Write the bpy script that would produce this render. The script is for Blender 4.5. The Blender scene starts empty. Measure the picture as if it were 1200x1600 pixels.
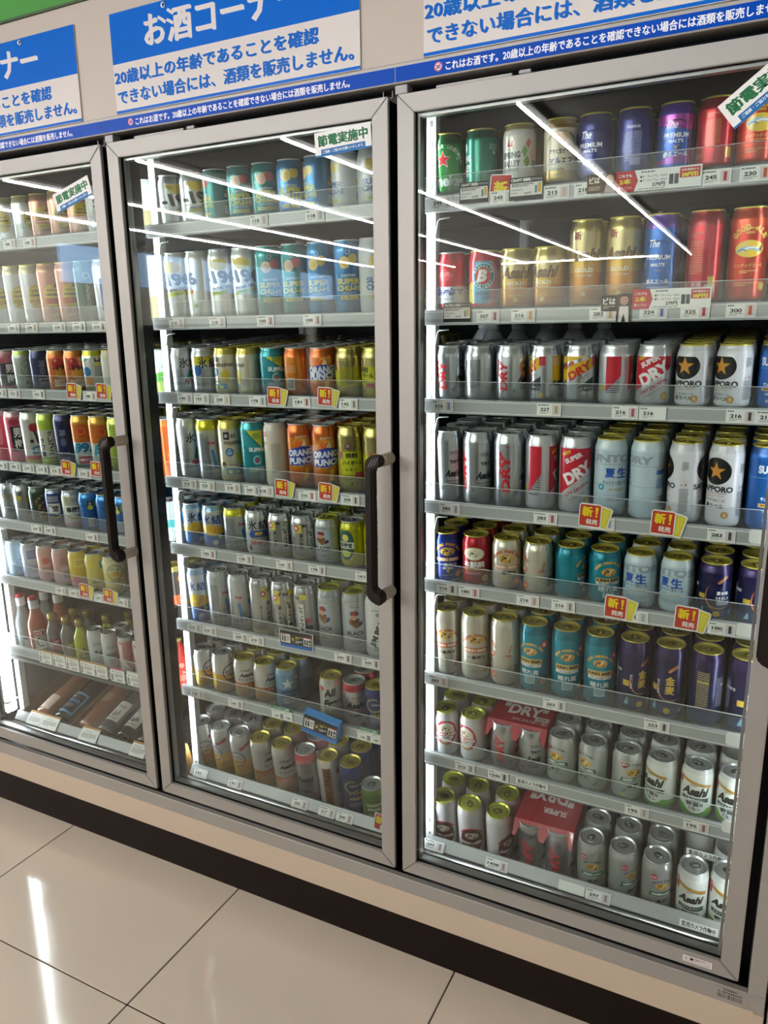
import bpy, bmesh, math, random
from mathutils import Vector, Matrix
R = random.Random(7)
sc = bpy.context.scene
COL = sc.collection
pi = math.pi

# ------------------------------------------------------------ camera, world, exposure
cam_d = bpy.data.cameras.new('camera')
cam = bpy.data.objects.new('camera', cam_d)
COL.objects.link(cam)
cam_d.sensor_fit = 'VERTICAL'
cam_d.sensor_height = 36.0
cam_d.lens = 1186.1 / 1600 * 36.0
cam_d.clip_start = 0.02
CX, CY, CZ = 1.4687, -1.4539, 1.2823
_r = Vector((0.892998, 0.449908, -0.011703))
_u = Vector((-0.092450, 0.208824, 0.973574))
_f = Vector((-0.440463, 0.868318, -0.228073))
cam.matrix_world = Matrix(((_r.x, _u.x, -_f.x, CX), (_r.y, _u.y, -_f.y, CY), (_r.z, _u.z, -_f.z, CZ), (0, 0, 0, 1)))
sc.camera = cam
sc.view_settings.view_transform = 'Standard'
sc.view_settings.look = 'None'
sc.view_settings.exposure = 0.6
sc.view_settings.gamma = 1.0
sc.view_settings.use_curve_mapping = False
sc.cycles.transparent_max_bounces = 32
sc.cycles.max_bounces = 10
sc.cycles.sample_clamp_indirect = 6.0
sc.cycles.caustics_reflective = False
sc.cycles.caustics_refractive = False
world = bpy.data.worlds.new('world')
sc.world = world
world.use_nodes = True
_bg = world.node_tree.nodes['Background']
_bg.inputs[0].default_value = (0.50, 0.68, 1.0, 1)
_bg.inputs[1].default_value = 5.0
TUBE_E = 165.0      # ceiling tubes of the shop
STRIP_E = 15.0      # strips inside the cooler


# ------------------------------------------------------------ materials
def lin(c):
    return c / 12.92 if c <= 0.04045 else ((c + 0.055) / 1.055) ** 2.4


def hx(s):
    """'rrggbb' + optional m (metal) or h (half metal) -> linear rgb + metal in alpha"""
    a = {'m': 1.0, 'h': 0.55}.get(s[6:7], 0.0)
    return tuple(lin(int(s[i:i + 2], 16) / 255) for i in (0, 2, 4)) + (a,)


MATS = {}


def mat(name, col='808080', rough=0.5, metal=0.0, emit=0.0, noise=0.0, scale=40.0, coat=0.0, bump=0.0):
    if name in MATS:
        return MATS[name]
    m = bpy.data.materials.new(name)
    m.use_nodes = True
    nt = m.node_tree
    b = nt.nodes['Principled BSDF']
    c = hx(col)
    b.inputs['Base Color'].default_value = c[:3] + (1,)
    b.inputs['Roughness'].default_value = rough
    b.inputs['Metallic'].default_value = metal
    b.inputs['Coat Weight'].default_value = coat
    if noise or bump:
        tc = nt.nodes.new('ShaderNodeTexCoord')
        n = nt.nodes.new('ShaderNodeTexNoise')
        n.inputs['Scale'].default_value = scale
        n.inputs['Detail'].default_value = 4
        nt.links.new(tc.outputs['Object'], n.inputs['Vector'])
        if noise:
            mx = nt.nodes.new('ShaderNodeMix')
            mx.data_type = 'RGBA'
            mx.inputs[6].default_value = tuple(x * (1 - noise) for x in c[:3]) + (1,)
            mx.inputs[7].default_value = tuple(min(1, x * (1 + noise)) for x in c[:3]) + (1,)
            nt.links.new(n.outputs['Fac'], mx.inputs[0])
            nt.links.new(mx.outputs[2], b.inputs['Base Color'])
        if bump:
            bp = nt.nodes.new('ShaderNodeBump')
            bp.inputs['Strength'].default_value = bump
            bp.inputs['Distance'].default_value = 0.001
            nt.links.new(n.outputs['Fac'], bp.inputs['Height'])
            nt.links.new(bp.outputs['Normal'], b.inputs['Normal'])
    if emit:
        b.inputs['Emission Color'].default_value = c[:3] + (1,)
        b.inputs['Emission Strength'].default_value = emit
    MATS[name] = m
    return m


def glassy(name, tint='ffffff', diffuse=0.0, ior=1.5, rough=0.0, dcol='ffffff'):
    """clear pane: straight transmission plus a Fresnel reflection (and a little haze of its own)"""
    m = bpy.data.materials.new(name)
    m.use_nodes = True
    nt = m.node_tree
    nt.nodes.clear()
    out = nt.nodes.new('ShaderNodeOutputMaterial')
    tr = nt.nodes.new('ShaderNodeBsdfTransparent')
    tr.inputs[0].default_value = hx(tint)[:3] + (1,)
    gl = nt.nodes.new('ShaderNodeBsdfGlossy')
    gl.inputs['Roughness'].default_value = rough
    fr = nt.nodes.new('ShaderNodeFresnel')
    ge = nt.nodes.new('ShaderNodeNewGeometry')      # same reflectance on leaving the pane as on entering it
    ma = nt.nodes.new('ShaderNodeMath')
    ma.operation = 'MULTIPLY_ADD'
    ma.inputs[1].default_value = 1 / ior - ior
    ma.inputs[2].default_value = ior
    nt.links.new(ge.outputs['Backfacing'], ma.inputs[0])
    nt.links.new(ma.outputs[0], fr.inputs[0])
    mx = nt.nodes.new('ShaderNodeMixShader')
    src = tr
    if diffuse:
        df = nt.nodes.new('ShaderNodeBsdfDiffuse')
        df.inputs[0].default_value = hx(dcol)[:3] + (1,)
        m2 = nt.nodes.new('ShaderNodeMixShader')
        m2.inputs[0].default_value = diffuse
        nt.links.new(tr.outputs[0], m2.inputs[1])
        nt.links.new(df.outputs[0], m2.inputs[2])
        src = m2
    nt.links.new(fr.outputs[0], mx.inputs[0])
    nt.links.new(src.outputs[0], mx.inputs[1])
    nt.links.new(gl.outputs[0], mx.inputs[2])
    nt.links.new(mx.outputs[0], out.inputs[0])
    MATS[name] = m
    return m


def paint_mat(name, rough, coat):
    """printed surface: colour and metal share come from the print's own colour attribute"""
    m = bpy.data.materials.new(name)
    m.use_nodes = True
    nt = m.node_tree
    b = nt.nodes['Principled BSDF']
    at = nt.nodes.new('ShaderNodeAttribute')
    at.attribute_name = 'Col'
    nt.links.new(at.outputs['Color'], b.inputs['Base Color'])
    nt.links.new(at.outputs['Alpha'], b.inputs['Metallic'])
    b.inputs['Roughness'].default_value = rough
    b.inputs['Coat Weight'].default_value = coat
    b.inputs['Coat Roughness'].default_value = 0.12
    MATS[name] = m
    return m


M_ALU = mat('satin_aluminium', 'a5a29d', 0.48, 0.2, noise=0.03, scale=300)
M_CHROME = mat('bright_aluminium', 'd5d5d2', 0.2, 0.9)
M_SPACER = mat('perforated_spacer', '9a9a98', 0.35, 0.7, noise=0.3, scale=900)
M_BLACK = mat('black_metal', '0b0b0c', 0.45)
M_DARKBOX = mat('dark_interior', '232425', 0.6)
M_BACK = mat('back_panel', '303234', 0.6)
M_WHITE = mat('white_enamel', 'e6e7e6', 0.35)
M_RAIL = mat('price_rail_plastic', 'a9acac', 0.3)
M_RAILDARK = mat('rail_groove', '8b8f90', 0.4)
M_DECK = mat('shelf_deck', '585d5e', 0.5)
M_LED = mat('led_diffuser', 'f4f9ff', 0.4, emit=STRIP_E)
M_TUBE = mat('ceiling_tube', 'fffaf5', 0.4, emit=TUBE_E)
M_WALL = mat('wall_panel', 'bbafa3', 0.45, noise=0.02, scale=8)
M_PANEL = mat('base_panel', 'ccbca9', 0.35, noise=0.02, scale=10)
M_KICK = mat('kick_board', '150b07', 0.5)
M_KICK.node_tree.nodes['Principled BSDF'].inputs['Specular IOR Level'].default_value = 0.15
M_BLACK.node_tree.nodes['Principled BSDF'].inputs['Specular IOR Level'].default_value = 0.2
M_HANDLE_SPEC = 0.2
M_GREEN = mat('green_fascia', '2f8a22', 0.4)
M_GREENEDGE = mat('green_fascia_edge', '2a4a20', 0.5)
M_TILE = mat('glossy_floor_tile', 'eedfce', 0.1, noise=0.035, scale=5, coat=0.3)
M_GROUT = mat('floor_grout', '2d2622', 0.8)
M_CEIL = mat('ceiling_board', 'a2a29e', 0.8)
M_GREYWALL = mat('shop_wall', 'b5b2ac', 0.7)
M_SHELFDARK = mat('dark_gondola', '1d1f22', 0.6)
M_PAPER = mat('white_card', 'ebebe8', 0.5)
M_HANDLE = mat('dark_brown_plastic', '1d1613', 0.5)
M_HANDLE.node_tree.nodes['Principled BSDF'].inputs['Specular IOR Level'].default_value = M_HANDLE_SPEC
M_BEIGE = mat('beige_plastic', 'b9b0a0', 0.5)
M_GREYPL = mat('grey_plastic', 'a9a6a6', 0.45)
M_SILVERLID = mat('silver_lid', 'd0d3d3', 0.28, 0.6)
M_GOLDLID = mat('gold_lid', 'd2c25a', 0.28, 0.55)
M_GREENLID = mat('pale_gold_green_lid', 'c2c850', 0.28, 0.5)
M_SILVERTAB = mat('silver_tab', 'dadcdc', 0.22, 0.9)
M_GOLDTAB = mat('gold_tab', 'd8cc70', 0.24, 0.85)
M_WOOD = mat('brown_wood', '6e4a32', 0.5, noise=0.25, scale=30)
M_GLOSSPRINT = paint_mat('laminated_print', 0.16, 0.0)
M_GLOSSPRINT.node_tree.nodes['Principled BSDF'].inputs['Specular IOR Level'].default_value = 0.45
M_PANE = glassy('door_glass', 'fbfdfc', 0.0, 1.33)
M_GUARD = glassy('clear_acrylic', 'fafcfc', 0.03, 1.35, 0.03)
M_GUARDEDGE = mat('acrylic_edge', 'd6dddd', 0.3)
M_PAINT = paint_mat('can_print', 0.3, 0.35)
M_PRINT = paint_mat('paper_print', 0.5, 0.0)
M_PRINT.node_tree.nodes['Principled BSDF'].inputs['Specular IOR Level'].default_value = 0.25


# ------------------------------------------------------------ object helpers
def link(o, parent=None):
    COL.objects.link(o)
    if parent is not None:
        o.parent = parent
    return o


def obj(name, me, parent=None):
    return link(bpy.data.objects.new(name, me), parent)


def tag(o, label, cat, group=None):
    o['label'] = label
    o['category'] = cat
    if group:
        o['group'] = group
    return o


def empty(name, loc=(0, 0, 0), rot=None):
    o = bpy.data.objects.new(name, None)
    o.empty_display_size = 0.05
    COL.objects.link(o)
    if rot is not None:
        o.matrix_world = Matrix.Translation(loc) @ rot
    else:
        o.location = loc
    return o


class MB:
    """collects shapes into one mesh"""

    def __init__(self):
        self.v, self.f, self.sm = [], [], []

    def add(self, vs, fs, smooth=False):
        n = len(self.v)
        self.v += [tuple(p) for p in vs]
        self.f += [tuple(i + n for i in q) for q in fs]
        self.sm += [smooth] * len(fs)
        return self

    def box(self, x0, x1, y0, y1, z0, z1, M=None):
        vs = [Vector((x, y, z)) for x in (x0, x1) for y in (y0, y1) for z in (z0, z1)]
        if M is not None:
            vs = [M @ p for p in vs]
        return self.add(vs, [(0, 1, 3, 2), (4, 6, 7, 5), (0, 4, 5, 1), (2, 3, 7, 6), (0, 2, 6, 4), (1, 5, 7, 3)])

    def cbox(self, x0, x1, y0, y1, z0, z1, c):
        """box with its front (low y) edges chamfered by c"""
        self.prism([(x0, z0), (x1, z0), (x1, z1), (x0, z1)], y0 + c, y1, 'y', front=c, y_front=y0)
        return self

    def prism(self, poly, a, b, axis='y', front=None, y_front=None):
        """poly in (x,z) for axis y, (y,z) for axis x, (x,y) for axis z, extruded from a to b"""
        def P(p, t):
            return {'y': (p[0], t, p[1]), 'x': (t, p[0], p[1]), 'z': (p[0], p[1], t)}[axis]
        n = len(poly)
        area = sum(poly[i][0] * poly[(i + 1) % n][1] - poly[(i + 1) % n][0] * poly[i][1] for i in range(n))
        if (area < 0) == (axis != 'x' and axis != 'z'):
            poly = poly[::-1]
        if axis == 'y':
            poly = poly[::-1] if area < 0 and False else poly
        vs = [P(p, a) for p in poly] + [P(p, b) for p in poly]
        fs = [tuple(range(n)), tuple(range(2 * n - 1, n - 1, -1))]
        fs += [(i, i + n, (i + 1) % n + n, (i + 1) % n) for i in range(n)]
        if front is not None:
            cx = sum(p[0] for p in poly) / n
            cz = sum(p[1] for p in poly) / n
            vs += [P((p[0] + (front if p[0] < cx else -front), p[1] + (front if p[1] < cz else -front)), y_front) for p in poly]
            fs[0] = tuple(range(2 * n, 3 * n))
            fs += [(i + 2 * n, i, (i + 1) % n, (i + 1) % n + 2 * n) for i in range(n)]
        return self.add(vs, fs)

    def lathe(self, prof, seg=32, M=None, cap0=True, cap1=True, smooth=True):
        vs, fs = [], []
        for r, z in prof:
            for k in range(seg):
                a = 2 * pi * k / seg
                vs.append(Vector((r * math.sin(a), -r * math.cos(a), z)))
        for i in range(len(prof) - 1):
            for k in range(seg):
                k2 = (k + 1) % seg
                fs.append((i * seg + k, i * seg + k2, (i + 1) * seg + k2, (i + 1) * seg + k))
        if cap0:
            fs.append(tuple(range(seg - 1, -1, -1)))
        if cap1:
            fs.append(tuple((len(prof) - 1) * seg + k for k in range(seg)))
        if M is not None:
            vs = [M @ p for p in vs]
        return self.add(vs, fs, smooth)

    def tube(self, pts, r, seg=8):
        vs, fs = [], []
        pts = [Vector(p) for p in pts]
        for i, p in enumerate(pts):
            d = (pts[min(i + 1, len(pts) - 1)] - pts[max(i - 1, 0)]).normalized()
            s = d.cross(Vector((0.31, 0.2, 0.93)))
            s.normalize()
            t = d.cross(s)
            for k in range(seg):
                a = 2 * pi * k / seg
                vs.append(p + s * r * math.cos(a) + t * r * math.sin(a))
        for i in range(len(pts) - 1):
            for k in range(seg):
                k2 = (k + 1) % seg
                fs.append((i * seg + k, i * seg + k2, (i + 1) * seg + k2, (i + 1) * seg + k))
        fs.append(tuple(range(seg - 1, -1, -1)))
        fs.append(tuple((len(pts) - 1) * seg + k for k in range(seg)))
        return self.add(vs, fs, True)

    def mesh(self, name, m, bevel=0.0, recalc=True):
        me = bpy.data.meshes.new(name)
        me.from_pydata(self.v, [], self.f)
        me.polygons.foreach_set('use_smooth', self.sm)
        if recalc or bevel:
            bm = bmesh.new()
            bm.from_mesh(me)
            bmesh.ops.recalc_face_normals(bm, faces=bm.faces)
            if bevel:
                es = [e for e in bm.edges if len(e.link_faces) == 2 and e.calc_face_angle(0) > 0.6]
                bmesh.ops.bevel(bm, geom=es, offset=bevel, segments=2, affect='EDGES', clamp_overlap=True)
            bm.to_mesh(me)
            bm.free()
        me.materials.append(m)
        return me

    def build(self, name, m, parent=None, bevel=0.0, kind=None):
        o = obj(name, self.mesh(name, m, bevel), parent)
        if kind:
            o['kind'] = kind
        return o


def structure(o):
    o['kind'] = 'structure'
    return o


# ------------------------------------------------------------ flat prints (text, shapes) wrapped on cans or laid on cards
_TX = {}


def text_polys(s, bold=0.0):
    key = (s, bold)
    if key in _TX:
        return _TX[key]
    cjk = any(ord(ch) > 0x2E80 for ch in s)
    fc = bpy.data.curves.new('t', 'FONT')
    fc.body = s
    fc.size = 1
    fc.resolution_u = 2 if cjk else 4
    fc.offset = min(bold, 0.008) if cjk else min(bold, 0.055)     # dense characters are thickened by doubled strokes instead
    fc.align_x = 'LEFT'
    o = bpy.data.objects.new('t', fc)
    me = o.to_mesh()
    v0 = [(v.co.x, v.co.y) for v in me.vertices]
    f0 = [tuple(p.vertices) for p in me.polygons]
    o.to_mesh_clear()
    bpy.data.objects.remove(o)
    bpy.data.curves.remove(fc)
    vs, fs, ex = list(v0), list(f0), [0.0] * len(v0)
    if cjk and bold > 0.012:
        d = (bold - 0.008) * 0.8
        for q, (dx, dy) in enumerate(((-d, d * .6), (d, -d * .6))):
            n = len(vs)
            ex += [0.06 * (q + 1)] * len(v0)
            vs += [(x + dx, y + dy) for x, y in v0]
            fs += [tuple(i + n for i in f) for f in f0]
    if vs:
        x0, x1 = min(p[0] for p in vs), max(p[0] for p in vs)
        y0, y1 = min(p[1] for p in vs), max(p[1] for p in vs)
        vs = [((x - (x0 + x1) / 2), (y - (y0 + y1) / 2), e) for (x, y), e in zip(vs, ex)]
        _TX[key] = (vs, fs, x1 - x0, y1 - y0)
    else:
        _TX[key] = ([], [], 1, 1)
    return _TX[key]


# primitives return (list of points, list of faces, colour)
def T(s, u, v, w, h, col, rot=0, shear=0.0, bold=0.02):
    """text fitted to a width and height box centred on u, v"""
    vs, fs, tw, th = text_polys(s, bold)
    sx, sy = w / max(tw, 1e-6), h / max(th, 1e-6)
    c, sn = math.cos(math.radians(rot)), math.sin(math.radians(rot))
    out = []
    for x, y, e in vs:
        x, y = x * sx, y * sy
        x += y * shear
        out.append((u + x * c - y * sn, v + x * sn + y * c, e))
    return (out, fs, col)


def TV(s, u, v, h, w, col, bold=0.02):
    """vertical writing: characters stacked in a column of height h and width w"""
    n = len(s)
    P, F = [], []
    for i, ch in enumerate(s):
        p, f, c = T(ch, u, v + h / 2 - h / n * (i + 0.5), w, h / n * 0.86, col, bold=bold)
        F += [tuple(k + len(P) for k in q) for q in f]
        P += p
    return (P, F, col)


def B(u0, v0, u1, v1, col):
    return ([(u0, v0), (u1, v0), (u1, v1), (u0, v1)], [(0, 1, 2, 3)], col)


def PG(pts, col):
    a = sum(pts[i - 1][0] * pts[i][1] - pts[i][0] * pts[i - 1][1] for i in range(len(pts)))
    if a < 0:
        pts = pts[::-1]
    return (list(pts), [tuple(range(len(pts)))], col)


def E(u, v, ru, rv, col, n=22):
    return ([(u + ru * math.cos(2 * pi * k / n), v + rv * math.sin(2 * pi * k / n)) for k in range(n)], [tuple(range(n))], col)


def ST(u, v, r, col, rot=0):
    P = [(u, v)]
    for k in range(10):
        a = pi / 2 + math.radians(rot) + pi * k / 5
        q = r if k % 2 == 0 else r * 0.40
        P.append((u + q * math.cos(a), v + q * math.sin(a)))
    return (P, [(0, i, i % 10 + 1) for i in range(1, 11)], col)


def AR(u, v, r, th, a0, a1, col, sy=1.0, n=16, taper=False):
    P = []
    for k in range(n + 1):
        t = k / n
        a = math.radians(a0 + (a1 - a0) * t)
        w = th * (math.sin(pi * t) ** 0.7 if taper else 1)
        for q in (r - w / 2, r + w / 2):
            P.append((u + q * math.cos(a), v + sy * q * math.sin(a)))
    F = [(2 * k, 2 * k + 1, 2 * k + 3, 2 * k + 2) for k in range(n)]
    return (P, F, col)


def LN(u, v, w, h, n, col, seed=1):
    """a block of small print, as rows of short dashes"""
    q = random.Random(seed)
    P, F = [], []
    for i in range(n):
        y1 = v + h / 2 - h * i / n
        y0 = y1 - h / n * 0.55
        x = u - w / 2
        end = u + w / 2 * (1 if i < n - 1 else q.uniform(-0.2, 1))
        while x < end:
            x2 = min(end, x + q.uniform(1.0, 5.0) * w / 30)
            F.append(tuple(range(len(P), len(P) + 4)))
            P += [(x, y0), (x2, y0), (x2, y1), (x, y1)]
            x = x2 + w / 45
    return (P, F, col)


def BC(u, v, w, h, col='202020', seed=3):
    q = random.Random(seed)
    P, F = [], []
    x = u - w / 2
    while x < u + w / 2:
        b = q.uniform(0.012, 0.04) * w
        F.append(tuple(range(len(P), len(P) + 4)))
        P += [(x, v - h / 2), (x + b, v - h / 2), (x + b, v + h / 2), (x, v + h / 2)]
        x += b + q.uniform(0.015, 0.05) * w
    return (P, F, col)


def ARC_T(s, u, v, r, a0, a1, size, col, bold=0.02):
    """letters along an arc (angles in degrees, left to right)"""
    P, F = [], []
    for i, ch in enumerate(s):
        if ch == ' ':
            continue
        a = a0 + (a1 - a0) * (i + 0.5) / len(s)
        x, y = u + r * math.cos(math.radians(a)), v + r * math.sin(math.radians(a))
        p, f, c = T(ch, x, y, size * 0.72, size, col, rot=a - 90, bold=bold)
        F += [tuple(k + len(P) for k in q) for q in f]
        P += p
    return (P, F, col)


def print_mesh(name, prims, wrap=None, step=4.5, lift=0.0001, m=None):
    """prims in millimetres -> one mesh; wrap = radius in metres for a can (axis z, u=0 faces -y), None = flat card facing -y"""
    bm = bmesh.new()
    lay = bm.loops.layers.float_color.new('Col')
    zl = bm.verts.layers.float.new('lift')
    for i, (P, F, c) in enumerate(prims):
        col = hx(c)
        vs = []
        for p in P:
            w = bm.verts.new((p[0], p[1], 0))
            w[zl] = 1 + i * 0.2 + (p[2] if len(p) > 2 else 0.0)
            vs.append(w)
        for f in F:
            if len(set(f)) < 3:
                continue
            try:
                fc = bm.faces.new([vs[k] for k in f])
            except ValueError:
                continue
            for l in fc.loops:
                l[lay] = col
    if wrap:
        us = [v.co.x for v in bm.verts]
        if us:
            k0, k1 = int(min(us) // step), int(max(us) // step) + 1
            for k in range(k0, k1 + 1):
                bmesh.ops.bisect_plane(bm, geom=bm.verts[:] + bm.edges[:] + bm.faces[:], dist=1e-5, plane_co=(k * step, 0, 0), plane_no=(1, 0, 0))
        for v in bm.verts:
            # every layer lies on the same fine facets, so that the layers keep their order
            k = math.floor(v.co.x / step + 1e-6)
            f = v.co.x / step - k
            a0, a1 = k * step / 1000 / wrap, (k + 1) * step / 1000 / wrap
            r = wrap + lift * (0.7 + max(1.0, v[zl]))
            v.co = (r * (math.sin(a0) * (1 - f) + math.sin(a1) * f), -r * (math.cos(a0) * (1 - f) + math.cos(a1) * f), v.co.y / 1000)
        for f in bm.faces:
            f.smooth = True
    else:
        for v in bm.verts:
            v.co = (v.co.x / 1000, -lift * max(1.0, v[zl]), v.co.y / 1000)
    me = bpy.data.meshes.new(name)
    bm.to_mesh(me)
    bm.free()
    if wrap and len(me.vertices):
        ns = []
        for v in me.vertices:
            q = math.hypot(v.co.x, v.co.y) or 1
            ns.append((v.co.x / q, v.co.y / q, 0.0))
        me.normals_split_custom_set_from_vertices(ns)
    me.materials.append(m or M_PAINT)
    return me


def card_mesh(name, w, h, t=0.0012, m=None, c=None):
    """thin card centred on its middle, front face at y=0 looking to -y (sizes in metres)"""
    b = MB()
    if c:
        p = [(-w / 2 + c, -h / 2), (w / 2 - c, -h / 2), (w / 2, -h / 2 + c), (w / 2, h / 2 - c), (w / 2 - c, h / 2), (-w / 2 + c, h / 2), (-w / 2, h / 2 - c), (-w / 2, -h / 2 + c)]
    else:
        p = [(-w / 2, -h / 2), (w / 2, -h / 2), (w / 2, h / 2), (-w / 2, h / 2)]
    b.prism(p, 0.0, t, 'y')
    return b.mesh(name, m or M_PAPER)

# ------------------------------------------------------------ drink cans
RC = 0.033
HT = {500: 0.168, 350: 0.122, 250: 0.134}


def can_r(size):
    return 0.0265 if size == 250 else RC


def profile(size):
    h, r = HT[size], can_r(size)
    k = r / RC
    return [(0.0235 * k, 0.0012), (0.0255 * k, 0.0), (0.0275 * k, 0.001), (0.0312 * k, 0.0065), (r * 0.992, 0.0105), (r, 0.014),
            (r, h - 0.0245), (r * 0.99, h - 0.0205), (r * 0.955, h - 0.0155), (r * 0.895, h - 0.009), (r * 0.862, h - 0.0055), (r * 0.855, h - 0.003)]


def body_mesh(name, size, bands, seg=40):
    """bands: [(height share from, colour)...] from the bottom up"""
    h, r = HT[size], can_r(size)
    prof = profile(size)
    zs = [z for _, z in prof]
    cuts = [b[0] * h for b in bands[1:]]
    full = list(prof)
    for c in cuts:
        for i in range(len(full) - 1):
            (r0, z0), (r1, z1) = full[i], full[i + 1]
            if i > 0 and z0 < c < z1:
                t = (c - z0) / (z1 - z0)
                full.insert(i + 1, (r0 + (r1 - r0) * t, c))
                break
    def col_at(z):
        out = bands[0][1]
        for s, c in bands:
            if z >= s * h - 1e-6:
                out = c
        return out
    vs, fs, cols = [], [], []
    for rr, z in full:
        for k in range(seg):
            a = 2 * pi * k / seg
            vs.append((rr * math.sin(a), -rr * math.cos(a), z))
    alu = hx('b8babbm')
    for i in range(len(full) - 1):
        zm = (full[i][1] + full[i + 1][1]) / 2
        c = alu if zm < 0.004 else hx(col_at(zm))
        for k in range(seg):
            k2 = (k + 1) % seg
            fs.append((i * seg + k, i * seg + k2, (i + 1) * seg + k2, (i + 1) * seg + k))
            cols.append(c)
    fs.append(tuple(range(seg - 1, -1, -1)))
    cols.append(alu)
    me = bpy.data.meshes.new(name)
    me.from_pydata(vs, [], fs)
    at = me.color_attributes.new('Col', 'FLOAT_COLOR', 'CORNER')
    data = []
    for f, c in zip(fs, cols):
        for _ in f:
            data += c
    at.data.foreach_set('color', data)
    me.polygons.foreach_set('use_smooth', [True] * len(fs))
    me.materials.append(M_PAINT)
    return me


_LID = {}


def lid_mesh(size, kind, seg=40):
    if (size, kind) in _LID:
        return _LID[size, kind]
    h, r = HT[size], can_r(size) * 0.855
    b = MB()
    prof = [(r - 0.0002, h - 0.0034), (r + 0.0012, h - 0.0026), (r + 0.0014, h - 0.0008), (r + 0.0004, h), (r - 0.0012, h - 0.0006),
            (r - 0.0026, h - 0.0052), (r - 0.0042, h - 0.0062), (r - 0.0056, h - 0.0046), (r - 0.009, h - 0.0042), (0.0125, h - 0.0044), (0.0118, h - 0.0049)]
    b.lathe(prof, seg, cap0=False, cap1=True)
    lid = b.mesh('lid', {'S': M_SILVERLID, 'G': M_GOLDLID, 'Y': M_GREENLID, 'B': M_BLUELID}[kind])
    # pull tab: oval plate with a finger hole and a rivet, riding on the lid
    t = MB()
    z0, z1 = h - 0.0036, h - 0.0024
    n = 16
    vo, vi = [], []
    for k in range(n):
        a = 2 * pi * k / n
        vo.append((0.0082 * math.cos(a), 0.002 + 0.0122 * math.sin(a)))
        vi.append((0.0045 * math.cos(a), 0.0075 + 0.0045 * math.sin(a)))
    vs = [(x, y, z1) for x, y in vo] + [(x, y, z1) for x, y in vi] + [(x, y, z0) for x, y in vo] + [(x, y, z0) for x, y in vi]
    fs = []
    for k in range(n):
        k2 = (k + 1) % n
        fs += [(k, k2, n + k2, n + k), (2 * n + k, 2 * n + k2, k2, k), (n + k, n + k2, 3 * n + k2, 3 * n + k)]
    t.add(vs, fs)
    t.lathe([(0.0028, z1 - 0.0002), (0.0028, z1 + 0.0006), (0.0018, z1 + 0.0011)], 10, cap0=False)
    tab = t.mesh('pull_tab', {'S': M_SILVERTAB, 'G': M_GOLDTAB, 'Y': M_GOLDTAB, 'B': M_BLUETAB}[kind])
    _LID[size, kind] = (lid, tab)
    return lid, tab


M_BLUELID = M_SILVERLID
M_BLUETAB = mat('blue_tab', '2a86b8', 0.25, 0.8)

DES = {}     # key -> (long words, short words, bands, lid, print function)


def D(key, words, short, bands, lid, fn=None):
    DES[key] = (words, short, bands, lid, fn)


SIL, WHT, BLK, RED, GLD = 'c4c8cbm', 'e4e3e2', '1a1a1c', 'c01f2c', 'c9a54ch'


def back_text(col, u=104, top=80, bot=25):
    def f(H):
        return [LN(u, H * (top + bot) / 200, 34, H * (top - bot) / 100, 16, col, 5), BC(u - 34, H * 0.3, 16, 24, '303030')]
    return f


def kirin_emblem(u, v, s, c1, c2='3a2c20'):
    """oval badge with a leaping beast drawn as a few curved strokes"""
    return [E(u, v, 19 * s, 11 * s, c1), AR(u - 2 * s, v - 6 * s, 11 * s, 4.2 * s, 25, 165, c2, 0.7, taper=True), AR(u + 9 * s, v + 1 * s, 6 * s, 2.6 * s, 60, 220, 'f0e8d8', taper=True),
            AR(u - 9 * s, v - 1 * s, 7 * s, 2.2 * s, -30, 120, c2, taper=True), AR(u + 5 * s, v - 9 * s, 9 * s, 1.8 * s, 70, 150, 'f0e8d8', taper=True),
            PG([(u - 14 * s, v - 7 * s), (u - 10 * s, v - 2 * s), (u - 8 * s, v - 3 * s), (u - 11 * s, v - 8 * s)], c2), PG([(u + 4 * s, v - 8 * s), (u + 8 * s, v - 3 * s), (u + 10 * s, v - 4 * s), (u + 7 * s, v - 9 * s)], c2)]


# --- right door
D('hein', 'green can with red star', 'green', [(0, '23913ah'), (.82, '17642ah')], 'G', lambda H: [
    ARC_T('LAGER BEER ORIGINAL', 0, H * .40, 47, 168, 12, 8, 'd8e6d8'), ST(0, H * .57, 19, 'f0eee0'), ST(0, H * .57, 16.5, 'cf2030'),
    T('Heineken', 0, H * .24, 104, 22, 'eef2ea', bold=.04), LN(34, H * .58, 10, 4, 2, 'd8e6d8'), AR(0, H * .52, 36, .8, 200, -20, 'cfe0c8')])
D('svgreen', 'dark green can with faint white letters', 'dark green', [(0, '0f7a62h'), (.85, '0c5a48h')], 'G', lambda H: [
    T('SPRING', 0, H * .55, 40, 13, 'dfe8dc', bold=.04), T('VALLEY', 0, H * .40, 40, 13, 'dfe8dc', bold=.04), E(0, H * .72, 9, 9, 'dfe8dc'), T('BREWERY', 0, H * .3, 34, 7, 'dfe8dc'),
    LN(70, H * .7, 20, 12, 3, '9cc8b8'), E(72, H * .62, 4, 4, '9cc8b8')])
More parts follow.
